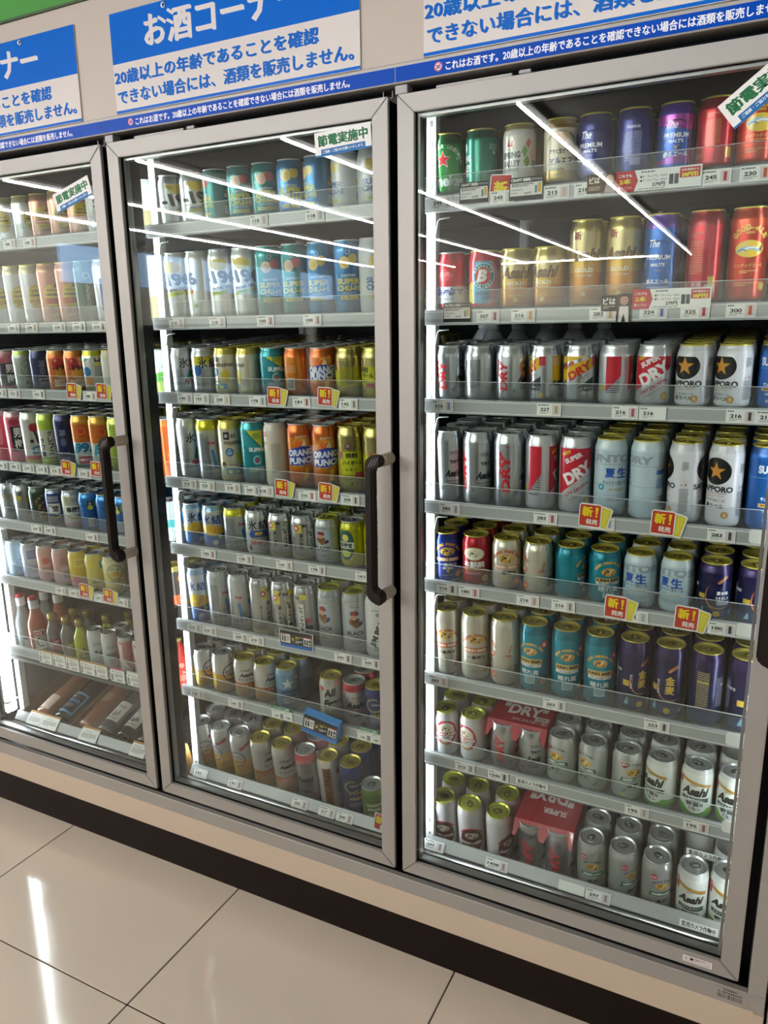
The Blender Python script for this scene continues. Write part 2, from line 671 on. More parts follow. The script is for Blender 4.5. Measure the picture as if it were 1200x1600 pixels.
D('svwhite', 'white can with hop leaves and black letters', 'white', [(0, 'd8d4c8'), (.9, 'c9b878h')], 'G', lambda H: [
    T('SPRING', -2, H * .52, 40, 12, '1b2a2a', bold=.05), T('VALLEY', -2, H * .39, 40, 12, '1b2a2a', bold=.05), T('BREWERY', -2, H * .29, 36, 7, '34403c'),
    E(-4, H * .70, 13, 13, 'c8b49a'), E(-4, H * .70, 11, 11, 'e9e2d4'), PG([(-12, H * .66), (-6, H * .77), (-3, H * .66), (2, H * .77), (2, H * .64)], 'b8423c'),
    PG([(20, H * .56), (26, H * .66), (33, H * .58), (27, H * .46)], '6f9a50'), PG([(24, H * .42), (32, H * .50), (38, H * .42), (31, H * .30)], '789c4c'),
    PG([(28, H * .68), (36, H * .76), (42, H * .70), (34, H * .60)], 'd07060'), E(46, H * .5, 8, 12, 'e2b3a4'), LN(50, H * .36, 14, 16, 6, '3a4a6a')])
D('maruef', 'cream can with gold bands', 'cream', [(0, 'b89a58h'), (.22, 'dccfb4'), (.84, 'b58b4ch'), (.9, 'c9a860h')], 'G', lambda H: [
    AR(0, H * .52, 33, .9, 160, 20, '8a7040'), ARC_T('ASAHI DRAFT BEER', 0, H * .51, 35, 150, 30, 5, '8a7040'), E(-6, H * .70, 6, 8, 'd8a070'), E(7, H * .70, 6, 8, 'd8a070'), T('アサヒ生ビール', 0, H * .50, 48, 9, '3a2c24', bold=.05),
    T('マルエフ', 0, H * .36, 46, 11, '1f2f5c', bold=.06), T('ale', 0, H * .24, 14, 5, '6a5030'), LN(0, H * .15, 30, 5, 2, '8a7040')])


def premium(H, c2=None):
    q = []
    if c2:
        q += [PG([(-104, H * .88), (104, H * .88), (104, H * .70), (20, H * .60), (-60, H * .74), (-104, H * .72)], 'a03a9ah'),
              PG([(-104, H * .14), (104, H * .14), (104, H * .30), (40, H * .34), (-30, H * .2), (-104, H * .26)], '8d3f9ch')]
    q += [AR(-2, H * .62, 26, 3.2, 150, 30, 'eef0f6', 0.55, taper=True), T('The', -8, H * .68, 22, 14, 'f4f4fa', shear=.3, bold=.02), T('PREMIUM', 0, H * .53, 46, 8.5, 'f4f4fa', bold=.02),
          T("MALT'S", 0, H * .45, 26, 6, 'f4f4fa', bold=.03), B(-6, H * .385, 6, H * .39, 'd8c060')]
    if c2:
        q += [T('香るエール', 0, H * .27, 46, 10, 'f4f4fa', shear=.15, bold=.05), E(0, H * .36, 2.5, 2.5, 'd8b050')]
    if H > 150:
        q += [B(-22, H * .2, 22, H * .21, '9fb4e0'), LN(0, H * .14, 40, 12, 3, 'c8d4f0')]
    return q + [T('PREMIUM', 104, H * .72, 24, 5, 'c8cce8', bold=.03), LN(104, H * .44, 30, H * .42, 14, '8f94c8', 4), B(100, H * .18, 118, H * .28, '98a0c8')]


D('prem', 'violet blue can with thin white script', 'violet blue', [(0, '23286eh'), (.82, '2f3080h')], 'G', lambda H: premium(H))
D('premale', 'blue and purple can with white script', 'purple', [(0, '2d56a8h'), (.66, '5a3aa6h')], 'G', lambda H: premium(H, 1))
D('premsky', 'tall sky blue can with white script', 'sky blue', [(0, '2a66b4h'), (.84, '6a4aa8h')], 'G', lambda H: premium(H) + [T('香るエール', 0, H * .27, 44, 9, 'f4f4fa', shear=.15, bold=.05)])
D('svred', 'plain red can with small copper print', 'red', [(0, 'b8232eh'), (.84, '8f1a24h')], 'G', lambda H: [
    T('SPRING', 0, H * .52, 44, 14, 'e8d8d0', bold=.04), T('VALLEY', 0, H * .38, 44, 14, 'e8d8d0', bold=.04), T('BREWERY', 0, H * .28, 30, 6, 'e8d8d0'),
    LN(104, H * .74, 24, 8, 2, 'd08a5c'), LN(104, H * .5, 26, H * .36, 15, 'c87a50', 9), B(128, H * .16, 140, H * .30, 'c8b850h'), LN(80, H * .2, 16, 10, 4, 'c87a50')] + ([T('お酒', 108, H * .22, 18, 8, 'e8e0e0'), BC(132, H * .17, 20, 16, 'e8e0e0')] if H > 150 else []))
D('good', 'orange red can with a yellow sun badge', 'orange red', [(0, 'c23418h'), (.80, 'cf4a1ch'), (.88, 'a83a20h')], 'G', lambda H: [
    ARC_T('GOOD ALE', 0, H * .60, 32, 155, 25, 11, 'e8c850', bold=.06), T('PREMIUM', 0, H * .78, 24, 4, 'e8c850'), T('BEER', 0, H * .735, 14, 4, 'e8c850'), E(0, H * .57, 25, 15, 'e6c23c'), AR(-2, H * .5, 22, 10, 20, 160, '9fc4d6', .6, taper=True),
    AR(4, H * .53, 15, 5, 30, 170, 'f0f4f4', .6, taper=True), AR(-12, H * .52, 9, 3, 20, 170, '4a7a9c', .8, taper=True), PG([(14, H * .56), (24, H * .62), (20, H * .54)], '6a4030'),
    T('ソングッドエール', 0, H * .40, 50, 7, 'e8b868', bold=.04), LN(0, H * .33, 30, 6, 2, 'e8b868'), LN(0, H * .2, 46, 8, 2, 'dc9a50'), E(28, H * .18, 8, 8, 'dca030'), T('生', 28, H * .18, 7, 7, 'f4e0a0')])
D('bud', 'red and white can with blue script', 'red and white', [(0, RED + 'h'), (.13, 'dcdde0'), (.42, 'cc2430h')], 'S', lambda H: [
    AR(0, H * .66, 24, 1.2, 20, 160, 'd86870', .5), PG([(-22, H * .60), (0, H * .74), (22, H * .60), (0, H * .5)], 'd4404a'), LN(0, H * .62, 22, 10, 4, 'e8a0a4'),
    T('Budweiser', 0, H * .34, 86, 17, '2a3f9a', shear=.2, bold=.05), LN(0, H * .2, 40, 5, 2, '6a78b8')])
D('brook', 'multicoloured can with round letter badge', 'multicoloured', [(0, 'b8303c')], 'G', lambda H: [
    PG([(-30, H * .12), (10, H * .12), (22, H * .88), (-18, H * .88)], '5aa8c8'), PG([(-40, H * .12), (-20, H * .12), (-26, H * .5), (-44, H * .4)], 'd8c020'), PG([(10, H * .12), (40, H * .12), (44, H * .6), (20, H * .88)], 'c2707c'),
    E(0, H * .58, 26, 26, 'dfe6e6'), E(0, H * .58, 24.5, 24.5, '2d7a92'), ARC_T('BROOKLYN', 0, H * .58, 20, 165, 15, 6, 'e8eeee'), ARC_T('YREWERB', 0, H * .58, -20.5, 150, 30, 6, 'e8eeee'), E(0, H * .58, 17, 17, 'c43430'),
    T('B', -1, H * .58, 20, 25, 'f2f0ea', shear=.25, bold=.06), T('SPECIAL', 0, H * .28, 30, 6, '2d4a92'), T('LAGER', 6, H * .21, 22, 7, '2d4a92')])
D('gold', 'gold can shading to amber', 'gold', [(0, 'b0742ch'), (.2, 'c08436h'), (.40, 'c8a048h'), (.62, 'c0ae78h'), (.85, 'b8a868m')], 'G', lambda H: [
    T('Asahi', 0, H * .60, 62, 24, '6a4a1c', shear=.3, bold=.05), T('GOLD', 0, H * .43, 36, 8, 'ece4d0', bold=.04), T('アサヒゴールド', 0, H * .37, 36, 5, 'ece4d0', bold=.05), AR(0, H * .74, 30, .8, 20, 160, 'e0d4b0', .3), E(0, H * .16, 5, 5, 'd8c070'), LN(0, H * .22, 24, 6, 2, 'e0b870')]
    + ([T('新', -14, H * .82, 17, 17, '8a3a1c', bold=.05)] if H > 150 else []))


def drys(H):
    k = H / 122
    return [T('DRY', -26, H * .48, 62 * k, 19, 'b81f2a', rot=90, shear=.15, bold=.05), T('"', -22, H * .83, 5, 4, 'b81f2a'), T('SUPER', -39, H * .62, 40 * k, 7, 'b81f2a', rot=90, bold=.04), T('„', -26, H * .2, 5, 4, 'b81f2a'),
            AR(0, H * .80, 22, .8, 30, 150, '8a8c90', .3), B(4, H * .2, 4.6, H * .78, '80868c'), B(44, H * .2, 44.6, H * .78, '80868c'), T('Asahi', 24, H * .42, 34, 17, '202226', shear=.3, bold=.07), B(8, H * .31, 40, H * .318, '202226'),
            T('"DRY"', 28, H * .58, 24, 8, '202226', shear=.2, bold=.05), LN(24, H * .26, 26, 7, 3, '55585c'), LN(26, H * .70, 20, 8, 3, '606468'), LN(104, H * .5, 26, H * .5, 18, '585c60', 6), BC(72, H * .34, 15, 26), B(64, H * .60, 84, H * .74, '70757a'),
            T('生', -2, H * .22, 8, 8, '303438')]


D('dry', 'silver can with red upright letters', 'silver', [(0, SIL)], 'S', drys)
D('dryyel', 'silver can with yellow slanted panel', 'silver yellow', [(0, SIL)], 'S', lambda H: [
    PG([(-50, H * .34), (-50, H * .56), (34, H * .86), (34, H * .62)], 'd8b020'), PG([(-50, H * .66), (-50, H * .80), (-10, H * .86), (20, H * .86)], 'e0b838'), T('DRY', 4, H * .58, 54, 17, 'b82426', rot=32, shear=.1, bold=.06), T('SUPER', -20, H * .66, 30, 8, 'b82426', rot=32, bold=.04),
    T('ドライ', 10, H * .46, 24, 5, '8a4a30', rot=32), PG([(0, H * .30), (34, H * .30), (34, H * .48)], '2a2c30'), T('Asahi', 20, H * .27, 26, 9, '2a2c30', shear=.3, bold=.06), B(30, H * .66, 44, H * .86, 'b83a50'), E(34, H * .16, 5, 5, 'c8a040'),
    LN(104, H * .5, 26, H * .5, 16, '585c60', 6), T('Asahi', 76, H * .36, 40, 13, '202226', shear=.3, bold=.06), B(58, H * .62, 78, H * .84, 'b83a50'), B(58, H * .4, 96, H * .84, 'd8b428'), LN(68, H * .72, 16, 16, 6, 'e8c0c8')])
D('crystal', 'red and silver can with slanted crystal lettering', 'red silver', [(0, 'c9cacfh')], 'S', lambda H: [
    PG([(-40, H * .24), (-40, H * .86), (40, H * .86), (40, H * .64)], 'bf1f33'), T('NEW', -22, H * .80, 22, 8, 'e0b838', rot=24, bold=.05), T('SUPER', -6, H * .74, 40, 11, 'e6e2e4', rot=28, bold=.05), T('DRY', 4, H * .55, 66, 26, 'e6e4e6', rot=32, bold=.06),
    T('DRY CRYSTAL', 4, H * .34, 60, 7, 'b02038', rot=30, bold=.03), T('ALC.3.5% ドライクリスタル', 8, H * .27, 56, 3.6, 'b02038', rot=30), E(26, H * .18, 8.5, 8.5, 'c49a30'), T('生', 26, H * .18, 7, 7, 'f0e0a8'),
    LN(76, H * .5, 22, H * .6, 20, '55585c', 8), BC(76, H * .2, 16, 16), LN(-72, H * .5, 26, H * .58, 18, '55585c', 12), PG([(120, H * .24), (120, H * .86), (150, H * .86), (150, H * .5)], 'bf1f33'), E(-96, H * .3, 6, 6, 'c8b040')])
def sapp_face(H, u):
    t = H > 150
    k = (lambda a, b: H * (a if t else b))
    return [E(u, k(.685, .665), 29, 27 if t else 25, '1c1b1b', 36), ST(u, k(.685, .665), 18.5, 'c8882c'), T('SAPPORO', u, k(.475, .395), 68, 11.5, '1c1b1d', bold=.045),
            T('THE PERFECT BALANCE', u, k(.425, .335), 46, 3.6, '9a958a'), LN(u, k(.385, .29), 34, 5, 2, 'c8a47c'), T('サッポロ生ビール', u, k(.34, .235), 40, 5, '3a3a3c'), T('黒ラベル', u, k(.27, .165), 38, 9, '1c1b1d', bold=.04),
            E(u + 22, k(.17, .16), 7, 7, 'c09040'), T('生', u + 22, k(.17, .16), 6, 6, 'f0e0b8')]


D('sapp', 'white can with black disc and gold star', 'white', [(0, 'd4d3d9'), (.9, 'c8c7cc')], 'G', lambda H: sapp_face(H, 0) + sapp_face(H, 104) + [LN(52, H * .72, 12, 18, 8, '707074', 2), ST(55, H * .50, 3.4, 'c86a30'), T('△', 47, H * .50, 5, 5, '707074'), LN(52, H * .30, 17, H * .30, 18, '707078', 3),
    LN(-50, H * .72, 12, 20, 9, '707074', 4), ST(-47, H * .50, 3.4, 'c86a30'), LN(-52, H * .30, 16, H * .3, 18, '808084', 4)])
D('nama', 'royal blue can with white lettering', 'royal blue', [(0, '2263b4h'), (.9, '1d4f96h')], 'G', lambda H: [
    T('SUNTORY', 0, H * .74, 66, 16, 'c8d2e0', bold=.06), B(-104, H * .64, 104, H * .645, '6aa0e0'), T('生', 0, H * .52, 28, 26, 'eef2f8', bold=.06), T('サントリー生ビール', 0, H * .40, 50, 7, 'eef2f8', bold=.05), B(-28, H * .30, 28, H * .345, 'c8a050'), LN(0, H * .32, 48, 4, 1, '2a2a30'),
    LN(0, H * .25, 40, 5, 2, 'c0d0ea'), T('生ビール', 0, H * .15, 36, 5, 'c0d0ea')])
D('natsu', 'pale blue can with blue summer lettering', 'pale blue', [(0, 'b4c6cf'), (.86, 'c2d2d8')], 'G', lambda H: [
    T('SUNTORY', 0, H * .76, 150, 17, '8f9ba2', bold=.06), B(-104, H * .685, 104, H * .69, '6f8894'), B(-104, H * .43, 104, H * .434, '6f8894'), T('夏', -12, H * .58, 22, 20, '2250a4', bold=.06), T('生', 13, H * .58, 24, 22, '2250a4', bold=.06), T('サントリー生ビール', 0, H * .46, 54, 7.5, '2c3440', bold=.03),
    ST(-30, H * .40, 9, '3a8aa8'), E(-30, H * .40, 6.5, 6.5, '3a8aa8'), T('夏', -30, H * .40, 5, 5, 'd8ecf0'), T('夏の特別醸造', 4, H * .37, 36, 5, 'b0985c'), B(-104, H * .30, 104, H * .303, '6f8894'), LN(4, H * .24, 44, 8, 3, '8c9aa4'), T('お酒', 20, H * .15, 12, 5, '6f8088'),
    T('サントリー生ビール', 100, H * .66, 40, 5, '2c3440'), B(82, H * .585, 122, H * .64, '2f66b4'), LN(102, H * .47, 38, 20, 7, '4a78b8', 4), BC(104, H * .25, 24, 24, '40484c')])


def ichiban(H, main, ink, name='一番搾り'):
    return [ARC_T("KIRIN'S PRIME BREW", 0, H * .50, 35, 158, 22, 7, 'c0622c' if main != 'z' else 'd8a040', bold=.05)] + kirin_emblem(0, H * .64, .95, 'd8a848' if main != 'z' else 'd8b04c') + [
        B(-31, H * .44, 31, H * .515, 'c8602c' if main != 'z' else 'd08a2c'), T('KIRIN BEER', 0, H * .477, 56, 7, 'f4ead8', bold=.06), T(name, 0, H * .37, 44, 9, ink, bold=.06)] + (
        [T('糖質0', 0, H * .30, 26, 6, ink, bold=.06)] if main == 'z' else []) + [E(0, H * .25, 3.6, 4.4, 'd0b028'), PG([(-3.2, H * .262), (3.2, H * .262), (0, H * .262 + 6)], 'd0b028'), E(27, H * .17, 9, 9, 'c8683c'), T('お酒', 27, H * .17, 9, 5, 'f0c8a8'), LN(0, H * .15, 30, 4, 2, 'a89888'),
        T('KIRIN', 70, H * .58, 18, 5, 'c8602c', rot=70), LN(104, H * .5, 12, H * .56, 26, 'c89a80', 5), AR(104, H * .55, 30, 1, 60, 120, ink, 1.0), T('BEER', 66, H * .477, 14, 6, 'c8602c'), BC(86, H * .26, 14, 24, '403830')]


D('ichzero', 'deep blue can with gold beast emblem', 'deep blue', [(0, '1f3c9ch'), (.86, '1a2f78h')], 'G', lambda H: ichiban(H, 'z', 'f0f0f4'))
D('ichiban', 'cream can with orange beer band', 'cream', [(0, 'cfc8b6h'), (.88, 'd2ccbch')], 'G', lambda H: ichiban(H, 'c', '23201e'))
D('honk', 'red can with white oval beast emblem', 'red', [(0, 'a81d2ch'), (.45, 'b0202ch')], 'G', lambda H: [E(-2, H * .66, 26, 16, 'c8b060'), E(-2, H * .66, 24.5, 14.5, 'efe8d6')] + kirin_emblem(-2, H * .66, .8, 'e8dcb8') + [
    T('本麒麟', -2, H * .45, 52, 16, 'f2ece8', bold=.06), B(-30, H * .335, 26, H * .37, 'c8a040'), LN(-2, H * .352, 44, 3, 1, '602018'), LN(-4, H * .27, 40, 7, 3, 'd8a0a0'), E(26, H * .17, 8.5, 8.5, 'c89a50'), T('お酒', 26, H * .17, 9, 5, '8a3020')])
D('hare', 'teal can with gold arched emblem', 'teal', [(0, '1c8ca0h'), (.86, '177486h')], 'G', lambda H: [ARC_T('KIRIN ORIGINAL BREW', 0, H * .53, 33, 155, 25, 6, 'd8a84c', bold=.05)] + kirin_emblem(0, H * .62, .85, 'c89a48') + [
    B(-28, H * .435, 28, H * .51, 'd8b45c'), T('KIRIN BEER', 0, H * .472, 52, 7, '1a2a30', bold=.06), B(-27, H * .39, 27, H * .43, 'e8ecec'), T('麦芽100%&国産ホップ', 0, H * .41, 46, 4, '1a3a44', bold=.04), T('晴れ風', 0, H * .31, 42, 13, 'dfe9ea', bold=.02), B(-12, H * .14, 12, H * .25, 'a8c8cc'), LN(0, H * .195, 18, 14, 5, '2a6a78'),
    E(32, H * .18, 7, 7, 'c8a040'), T('生', 32, H * .18, 6, 6, '4a3a10'), E(34, H * .72, 9, 9, 'c84a54'), T('新', 34, H * .72, 9, 9, 'f4f0e8', bold=.06), LN(84, H * .5, 30, H * .5, 14, '6ab4c0', 6)])


def wheat(u, v, s, c):
    q = []
    for i in range(7):
        for sd in (-1, 1):
            a, b = u + i * 2.6 * s, v + i * 2.1 * s
            q.append(PG([(a, b), (a + (5 + sd * 2) * s, b + (4 + 3 * sd) * s), (a + (10 + sd * 3) * s, b + (5 + 6 * sd) * s), (a + 4 * s, b + (1 + 4 * sd) * s)], c))
    return q


D('kinmugi', 'navy can with gold wheat stalk', 'navy', [(0, '1c3c6ch'), (.2, '1c2152h'), (.60, '221e4ch'), (.84, '382a58h')], 'G', lambda H: wheat(2, H * .68, 1.0, 'c8803c') + [
    AR(20, H * .46, 38, 2.6, 150, 240, 'c86a3c', taper=True), AR(8, H * .40, 26, 1.6, 200, 320, 'c8a050', .8, taper=True)] + ([T('金', 8, H * .55, 20, 20, 'd0b048', bold=.04), T('麦', 8, H * .42, 20, 20, 'd0b048', bold=.04), TV('味わい麦芽', -16, H * .45, 34, 6, 'd8d8e4')] if H > 150 else [T('夏の味', 14, H * .50, 24, 8, 'f0f0f4', bold=.05), T('できました', 14, H * .41, 28, 7, 'f0f0f4', bold=.05), LN(16, H * .32, 26, 9, 3, 'c8ccd8')]) + [
    B(-34, H * .38, -20, H * .46, 'c8a83c'), LN(-64, H * .48, 24, H * .4, 14, '8a88a8', 7), T('贅沢麦芽', -52, H * .58, 26, 7, 'e8e6ee', bold=.04), E(4, H * .13, 7, 7, 'b8982c'), PG([(-30, H * .12), (-22, H * .24), (-20, H * .12)], '78b0c8'), PG([(28, H * .12), (40, H * .22), (34, H * .12)], '78b0c8'), LN(104, H * .5, 24, H * .5, 18, 'a89a70', 3), B(92, H * .60, 116, H * .62, 'c8b040')])
D('lager', 'white can with red oval badge', 'white', [(0, 'cdcacc'), (.9, 'c6c2c2')], 'Y', lambda H: [
    E(0, H * .55, 28, 35 if H < 150 else 38, 'b8283a', 30), E(0, H * .55, 22, 28 if H < 150 else 31, 'e4dfd6', 30), ARC_T('KIRIN BREWERY', 0, H * .45, 33, 130, 50, 4, 'f0e8e4')] + kirin_emblem(0, H * .64, .85, 'd8cba8', '5a4838') + [
    B(-29, H * .47, 29, H * .555, 'a8202c'), T('KIRIN LAGER', 0, H * .512, 54, 7.5, 'f2ece6', bold=.06), T('BEER', 0, H * .44, 16, 4, '403830'), LN(0, H * .39, 34, 6, 2, 'a89070'), AR(0, H * .48, 24, 4, 235, 305, 'b8a040'), T('生', 86, H * .6, 10, 10, 'b0a098'), LN(104, H * .5, 26, H * .4, 12, 'b0a8a4', 4)])
D('lagerb', 'white can with dark maroon oval badge', 'white', [(0, 'c8c4c6'), (.9, 'c6c2c2')], 'Y', lambda H: [
    E(0, H * .42, 30, 40, '5a2024', 30), AR(0, H * .42, 34, 3.5, 30, 150, 'b0343c', 1.15)] + kirin_emblem(0, H * .52, .95, 'c8bba4', '4a3028') + [T('KIRIN LAGER', 0, H * .38, 54, 9, 'ece6e0', bold=.07), T('BEER', 0, H * .31, 18, 5, 'd8c8b8'), LN(0, H * .24, 30, 8, 3, 'a88a70'), LN(104, H * .5, 26, H * .4, 12, 'b0a8a4', 4), PG([(46, H * .35), (54, H * .6), (58, H * .6), (56, H * .32)], 'c8bc80')])
D('greenl', 'silvery can with green ribbon and gold emblem', 'silvery green', [(0, 'c6cac8h'), (.9, 'c9cccbh')], 'S', lambda H: [E(-18, H * .78, 8, 8, 'b8283c'), T('New', -18, H * .78, 12, 6, 'f4ece8', shear=.2, bold=.05), ARC_T('MALTS & QUALITY', 2, H * .50, 36, 128, 52, 5, '3a4a40')] + kirin_emblem(2, H * .62, .85, 'd0a440', '5a4a28') + [
    PG([(-28, H * .43), (-24, H * .52), (28, H * .52), (32, H * .43), (24, H * .45), (-20, H * .45)], '2f6a48'), B(-25, H * .45, 28, H * .515, '2f6a48'), T('GREEN LABEL', 2, H * .482, 46, 6, 'f0f2ea', bold=.05), T('淡麗', 2, H * .35, 28, 12, '2a3a34', bold=.05), T('グリーンラベル', 2, H * .265, 34, 5, '3a4a44', bold=.03),
    PG([(-26, H * .2), (-14, H * .30), (-10, H * .24)], '4a9a60'), PG([(20, H * .18), (34, H * .28), (32, H * .18)], '4a9a60'), E(-20, H * .15, 6, 4, 'a8c068'), LN(76, H * .5, 24, H * .5, 14, '6a9a80', 5), E(-104, H * .5, 10, 16, '9cc0a8'), LN(-70, H * .5, 24, H * .4, 10, '6a9a80', 6)])
D('stylef', 'white can with green foot and gold ribbon', 'white green', [(0, '3d8a32'), (.16, '66a63a'), (.24, 'dcdfd8'), (.9, 'd0d3cf')], 'S', lambda H: [E(2, H * .34, 27, 25, 'e2e4de'),
    PG([(-34, H * .82), (-34, H * .76), (34, H * .64), (34, H * .70)], 'b88a30'), B(-42, H * .66, -30, H * .86, 'b03a44'), T('新', -36, H * .8, 8, 8, 'f0e0e0'), LN(4, H * .68, 30, 5, 2, '808488'), T('Asahi', 0, H * .56, 54, 22, '1c2624', shear=.3, bold=.08), PG([(-28, H * .44), (-28, H * .375), (32, H * .36), (28, H * .40), (32, H * .44)], '1f4a3a'), T('スタイルフリー', 0, H * .405, 44, 6, 'eef2ee', bold=.05),
    T('糖質0', 0, H * .31, 36, 11, '20302a', bold=.05), T('〈生〉', 0, H * .215, 24, 8, '20302a', bold=.04), LN(70, H * .5, 24, H * .56, 18, '6a9a78', 5)])
# --- middle door
D('p196', 'silver can with slanted black numerals', 'silver numeral', [(0, 'c6cac8h'), (.10, 'd6d9d6h'), (.9, 'c8cccah')], 'S', lambda H: [E(-2, H * .78 if H > 150 else H * .74, 22, 14, 'dcc22c'), AR(0, H * .76 if H > 150 else H * .74, 20, 2, 200, 340, 'f2e8a0', .6), B(-30, H * .74, -22, H * .86, 'd8c040'),
    T('-196', 0, H * .60 if H > 150 else H * .50, 92, 33, '26282c', shear=-.25, bold=.06), T('STRONG ZERO', 2, H * .45 if H > 150 else H * .33, 56, 7, '26282c', rot=9, bold=.05)] + ([PG([(-30, H * .33), (-30, H * .39), (22, H * .44), (22, H * .38)], 'b8cc30'), T('ダブルレモン', -8, H * .385, 40, 6, '4a5a10', rot=7, bold=.04), T('9', 30, H * .41, 11, 16, 'c85a28', bold=.06)] if H > 150 else [PG([(-30, H * .22), (-30, H * .28), (26, H * .32), (26, H * .26)], 'c8b838')]) + [
    E(40, H * .2, 6, 5, '98b040'), T('-196', 104, H * .6, 30, 9, '4a4e52', rot=90), LN(84, H * .45, 20, H * .4, 12, '7a7e80', 4), BC(118, H * .3, 14, 24, '4a4e50')])


def superchu(fruit1, fruit2, ink, sub, lab):
    def f(H):
        t = H > 150
        return [E(-9, H * .70, 13, 14, fruit1), E(11, H * .745, 11, 11.5, fruit2), AR(-9, H * .70, 10, 1.1, 0, 360, 'f0e4c0'), AR(0, H * .84, 5, 1, 0, 360, 'd0e4e0'), T('SUNTORY', 0, H * (.53 if t else .52), 36, 6, 'd6e4e4', bold=.03), T('SUPER', 0, H * (.455 if t else .435), 57, 13, ink, bold=.045),
                T('CHU-HI', 0, H * (.365 if t else .32), 57, 13, ink, bold=.045), T('こだわりサワー', 0, H * (.30 if t else .235), 36, 5, 'd6e4e4'), B(-22, H * (.215 if t else .13), 22, H * (.265 if t else .19), sub), T(lab, 0, H * (.24 if t else .16), 32, 5, '3a5a50', bold=.04),
                E(64, H * .50, 5.5, 5.5, fruit1), E(76, H * .50, 5.5, 5.5, fruit1), E(70, H * .585, 5.5, 5.5, fruit1), LN(72, H * .38, 24, 10, 4, 'a8c8c8'), B(58, H * .16, 86, H * .31, 'a8c4c4'), LN(72, H * .23, 24, 14, 5, '4a7070')]
    return f


D('sct', 'teal can with grapefruit and yellow lettering', 'teal', [(0, '1d7a78h'), (.85, '2a8a86h')], 'S', superchu('d8b49a', 'c05a58', 'd4cc50', 'c8c878', 'グレープフルーツ'))
D('scb', 'blue can with lemon and yellow lettering', 'blue', [(0, '2472a4h'), (.85, '2f80b0h')], 'S', superchu('d8b838', 'c8b040', 'd8cc48', 'd8c040', 'レモン'))
D('scw', 'white can with lemon and blue lettering', 'white lemon', [(0, 'c8ccccd'[:6]), (.85, 'bcc4c8')], 'S', superchu('d8bc48', 'c8b850', '3a6a98', 'c8c058', 'ゼロレモン'))


def hyoketsu(H, main, ch='氷結', new=True):
    q = []
    for shade in (0, 1):          # diamond embossing painted flat on the lower body, its light and shade as two tones
        P, F = [], []
        for i in range(17):
            for j in (0, 2) if shade else (1, 3):
                u, v = -96 + i * 12 + (6 if j % 2 else 0), H * .16 + j * 9
                F.append(tuple(range(len(P), len(P) + 4)))
                P += [(u, v - 4.5), (u + 5.6, v), (u, v + 4.5), (u - 5.6, v)]
        q.append((P, F, 'd8dde0m' if shade else 'b0b7bam'))
    if main == 'leaf':
        q += [PG([(-10, H * .34), (0, H * .54), (10, H * .44), (4, H * .32)], '3f8a40'), PG([(4, H * .36), (18, H * .50), (20, H * .36)], '2f7a50')]
    if main == 'blue':
        q = [B(-104, H * .14, 104, H * .36, '2a62a8'), PG([(-104, H * .30), (-50, H * .38), (0, H * .30), (60, H * .40), (104, H * .32), (104, H * .46), (-104, H * .46)], 'd0a428'), E(-8, H * .47, 18, 13, 'd8b828'), E(14, H * .45, 14, 11, 'd8a038'), AR(-8, H * .47, 13, 1.4, 0, 360, 'f0e0a0', .7), E(22, H * .28, 5, 6, 'c8c030'), PG([(-60, H * .5), (-44, H * .86), (-34, H * .86), (-42, H * .5)], '2f78c0'), PG([(36, H * .5), (30, H * .86), (48, H * .86), (56, H * .5)], '3a86c8')]
    if main == 'yel':
        q += [PG([(-40, H * .62), (-40, H * .86), (24, H * .86), (10, H * .66)], 'd6d028'), E(-30, H * .52, 12, 14, '2a66a8')]
    if main == 'white':
        q = [PG([(20, H * .86), (32, H * .40), (44, H * .40), (44, H * .86)], 'd4cc30'), PG([(-26, H * .46), (-20, H * .56), (22, H * .56), (28, H * .46), (22, H * .36), (-18, H * .36)], '24509c'), T('無糖', 2, H * .49, 22, 10, 'e8c030', bold=.06), B(-20, H * .375, 24, H * .40, 'd8c030'), E(-24, H * .16, 6, 8, '303438')]
    blue = main == 'blue'
    q += [T(ch[0], -14, H * .68, 25, 27, '1c2a40' if not blue else '1a3a80', bold=.03), T(ch[1], 15, H * .68, 26, 26, '1c2a40' if not blue else '1a3a80', bold=.03)]
    if new:
        q += [T('New', -6 if main != 'leaf' else 0, H * (.28 if main in ('leaf', 'white') else .84), 32, 14, 'c02c34', shear=.25, bold=.06)] if main != 'blue' else [T('New', -20, H * .84, 14, 5, 'c02c34', shear=.2, bold=.04)]
    q += [E(8, H * .15, 8, 8, 'a4a8aa'), T('お酒', 8, H * .15, 9, 5, 'd8d8d8'), LN(104, H * .52, 26, H * .5, 18, '767c80', 7)]
    if main in ('yel', 'leaf'):
        q += [PG([(66, H * .14), (58, H * .5), (64, H * .84), (74, H * .84), (72, H * .5), (76, H * .14)], '3a82b8'), PG([(58, H * .3), (54, H * .5), (62, H * .56), (66, H * .36)], 'd4c430'), T('New', 138, H * .62, 20, 10, 'b83440', shear=.2, bold=.05), PG([(140, H * .2), (134, H * .5), (142, H * .52), (150, H * .2)], '3a82b8')]
    return q


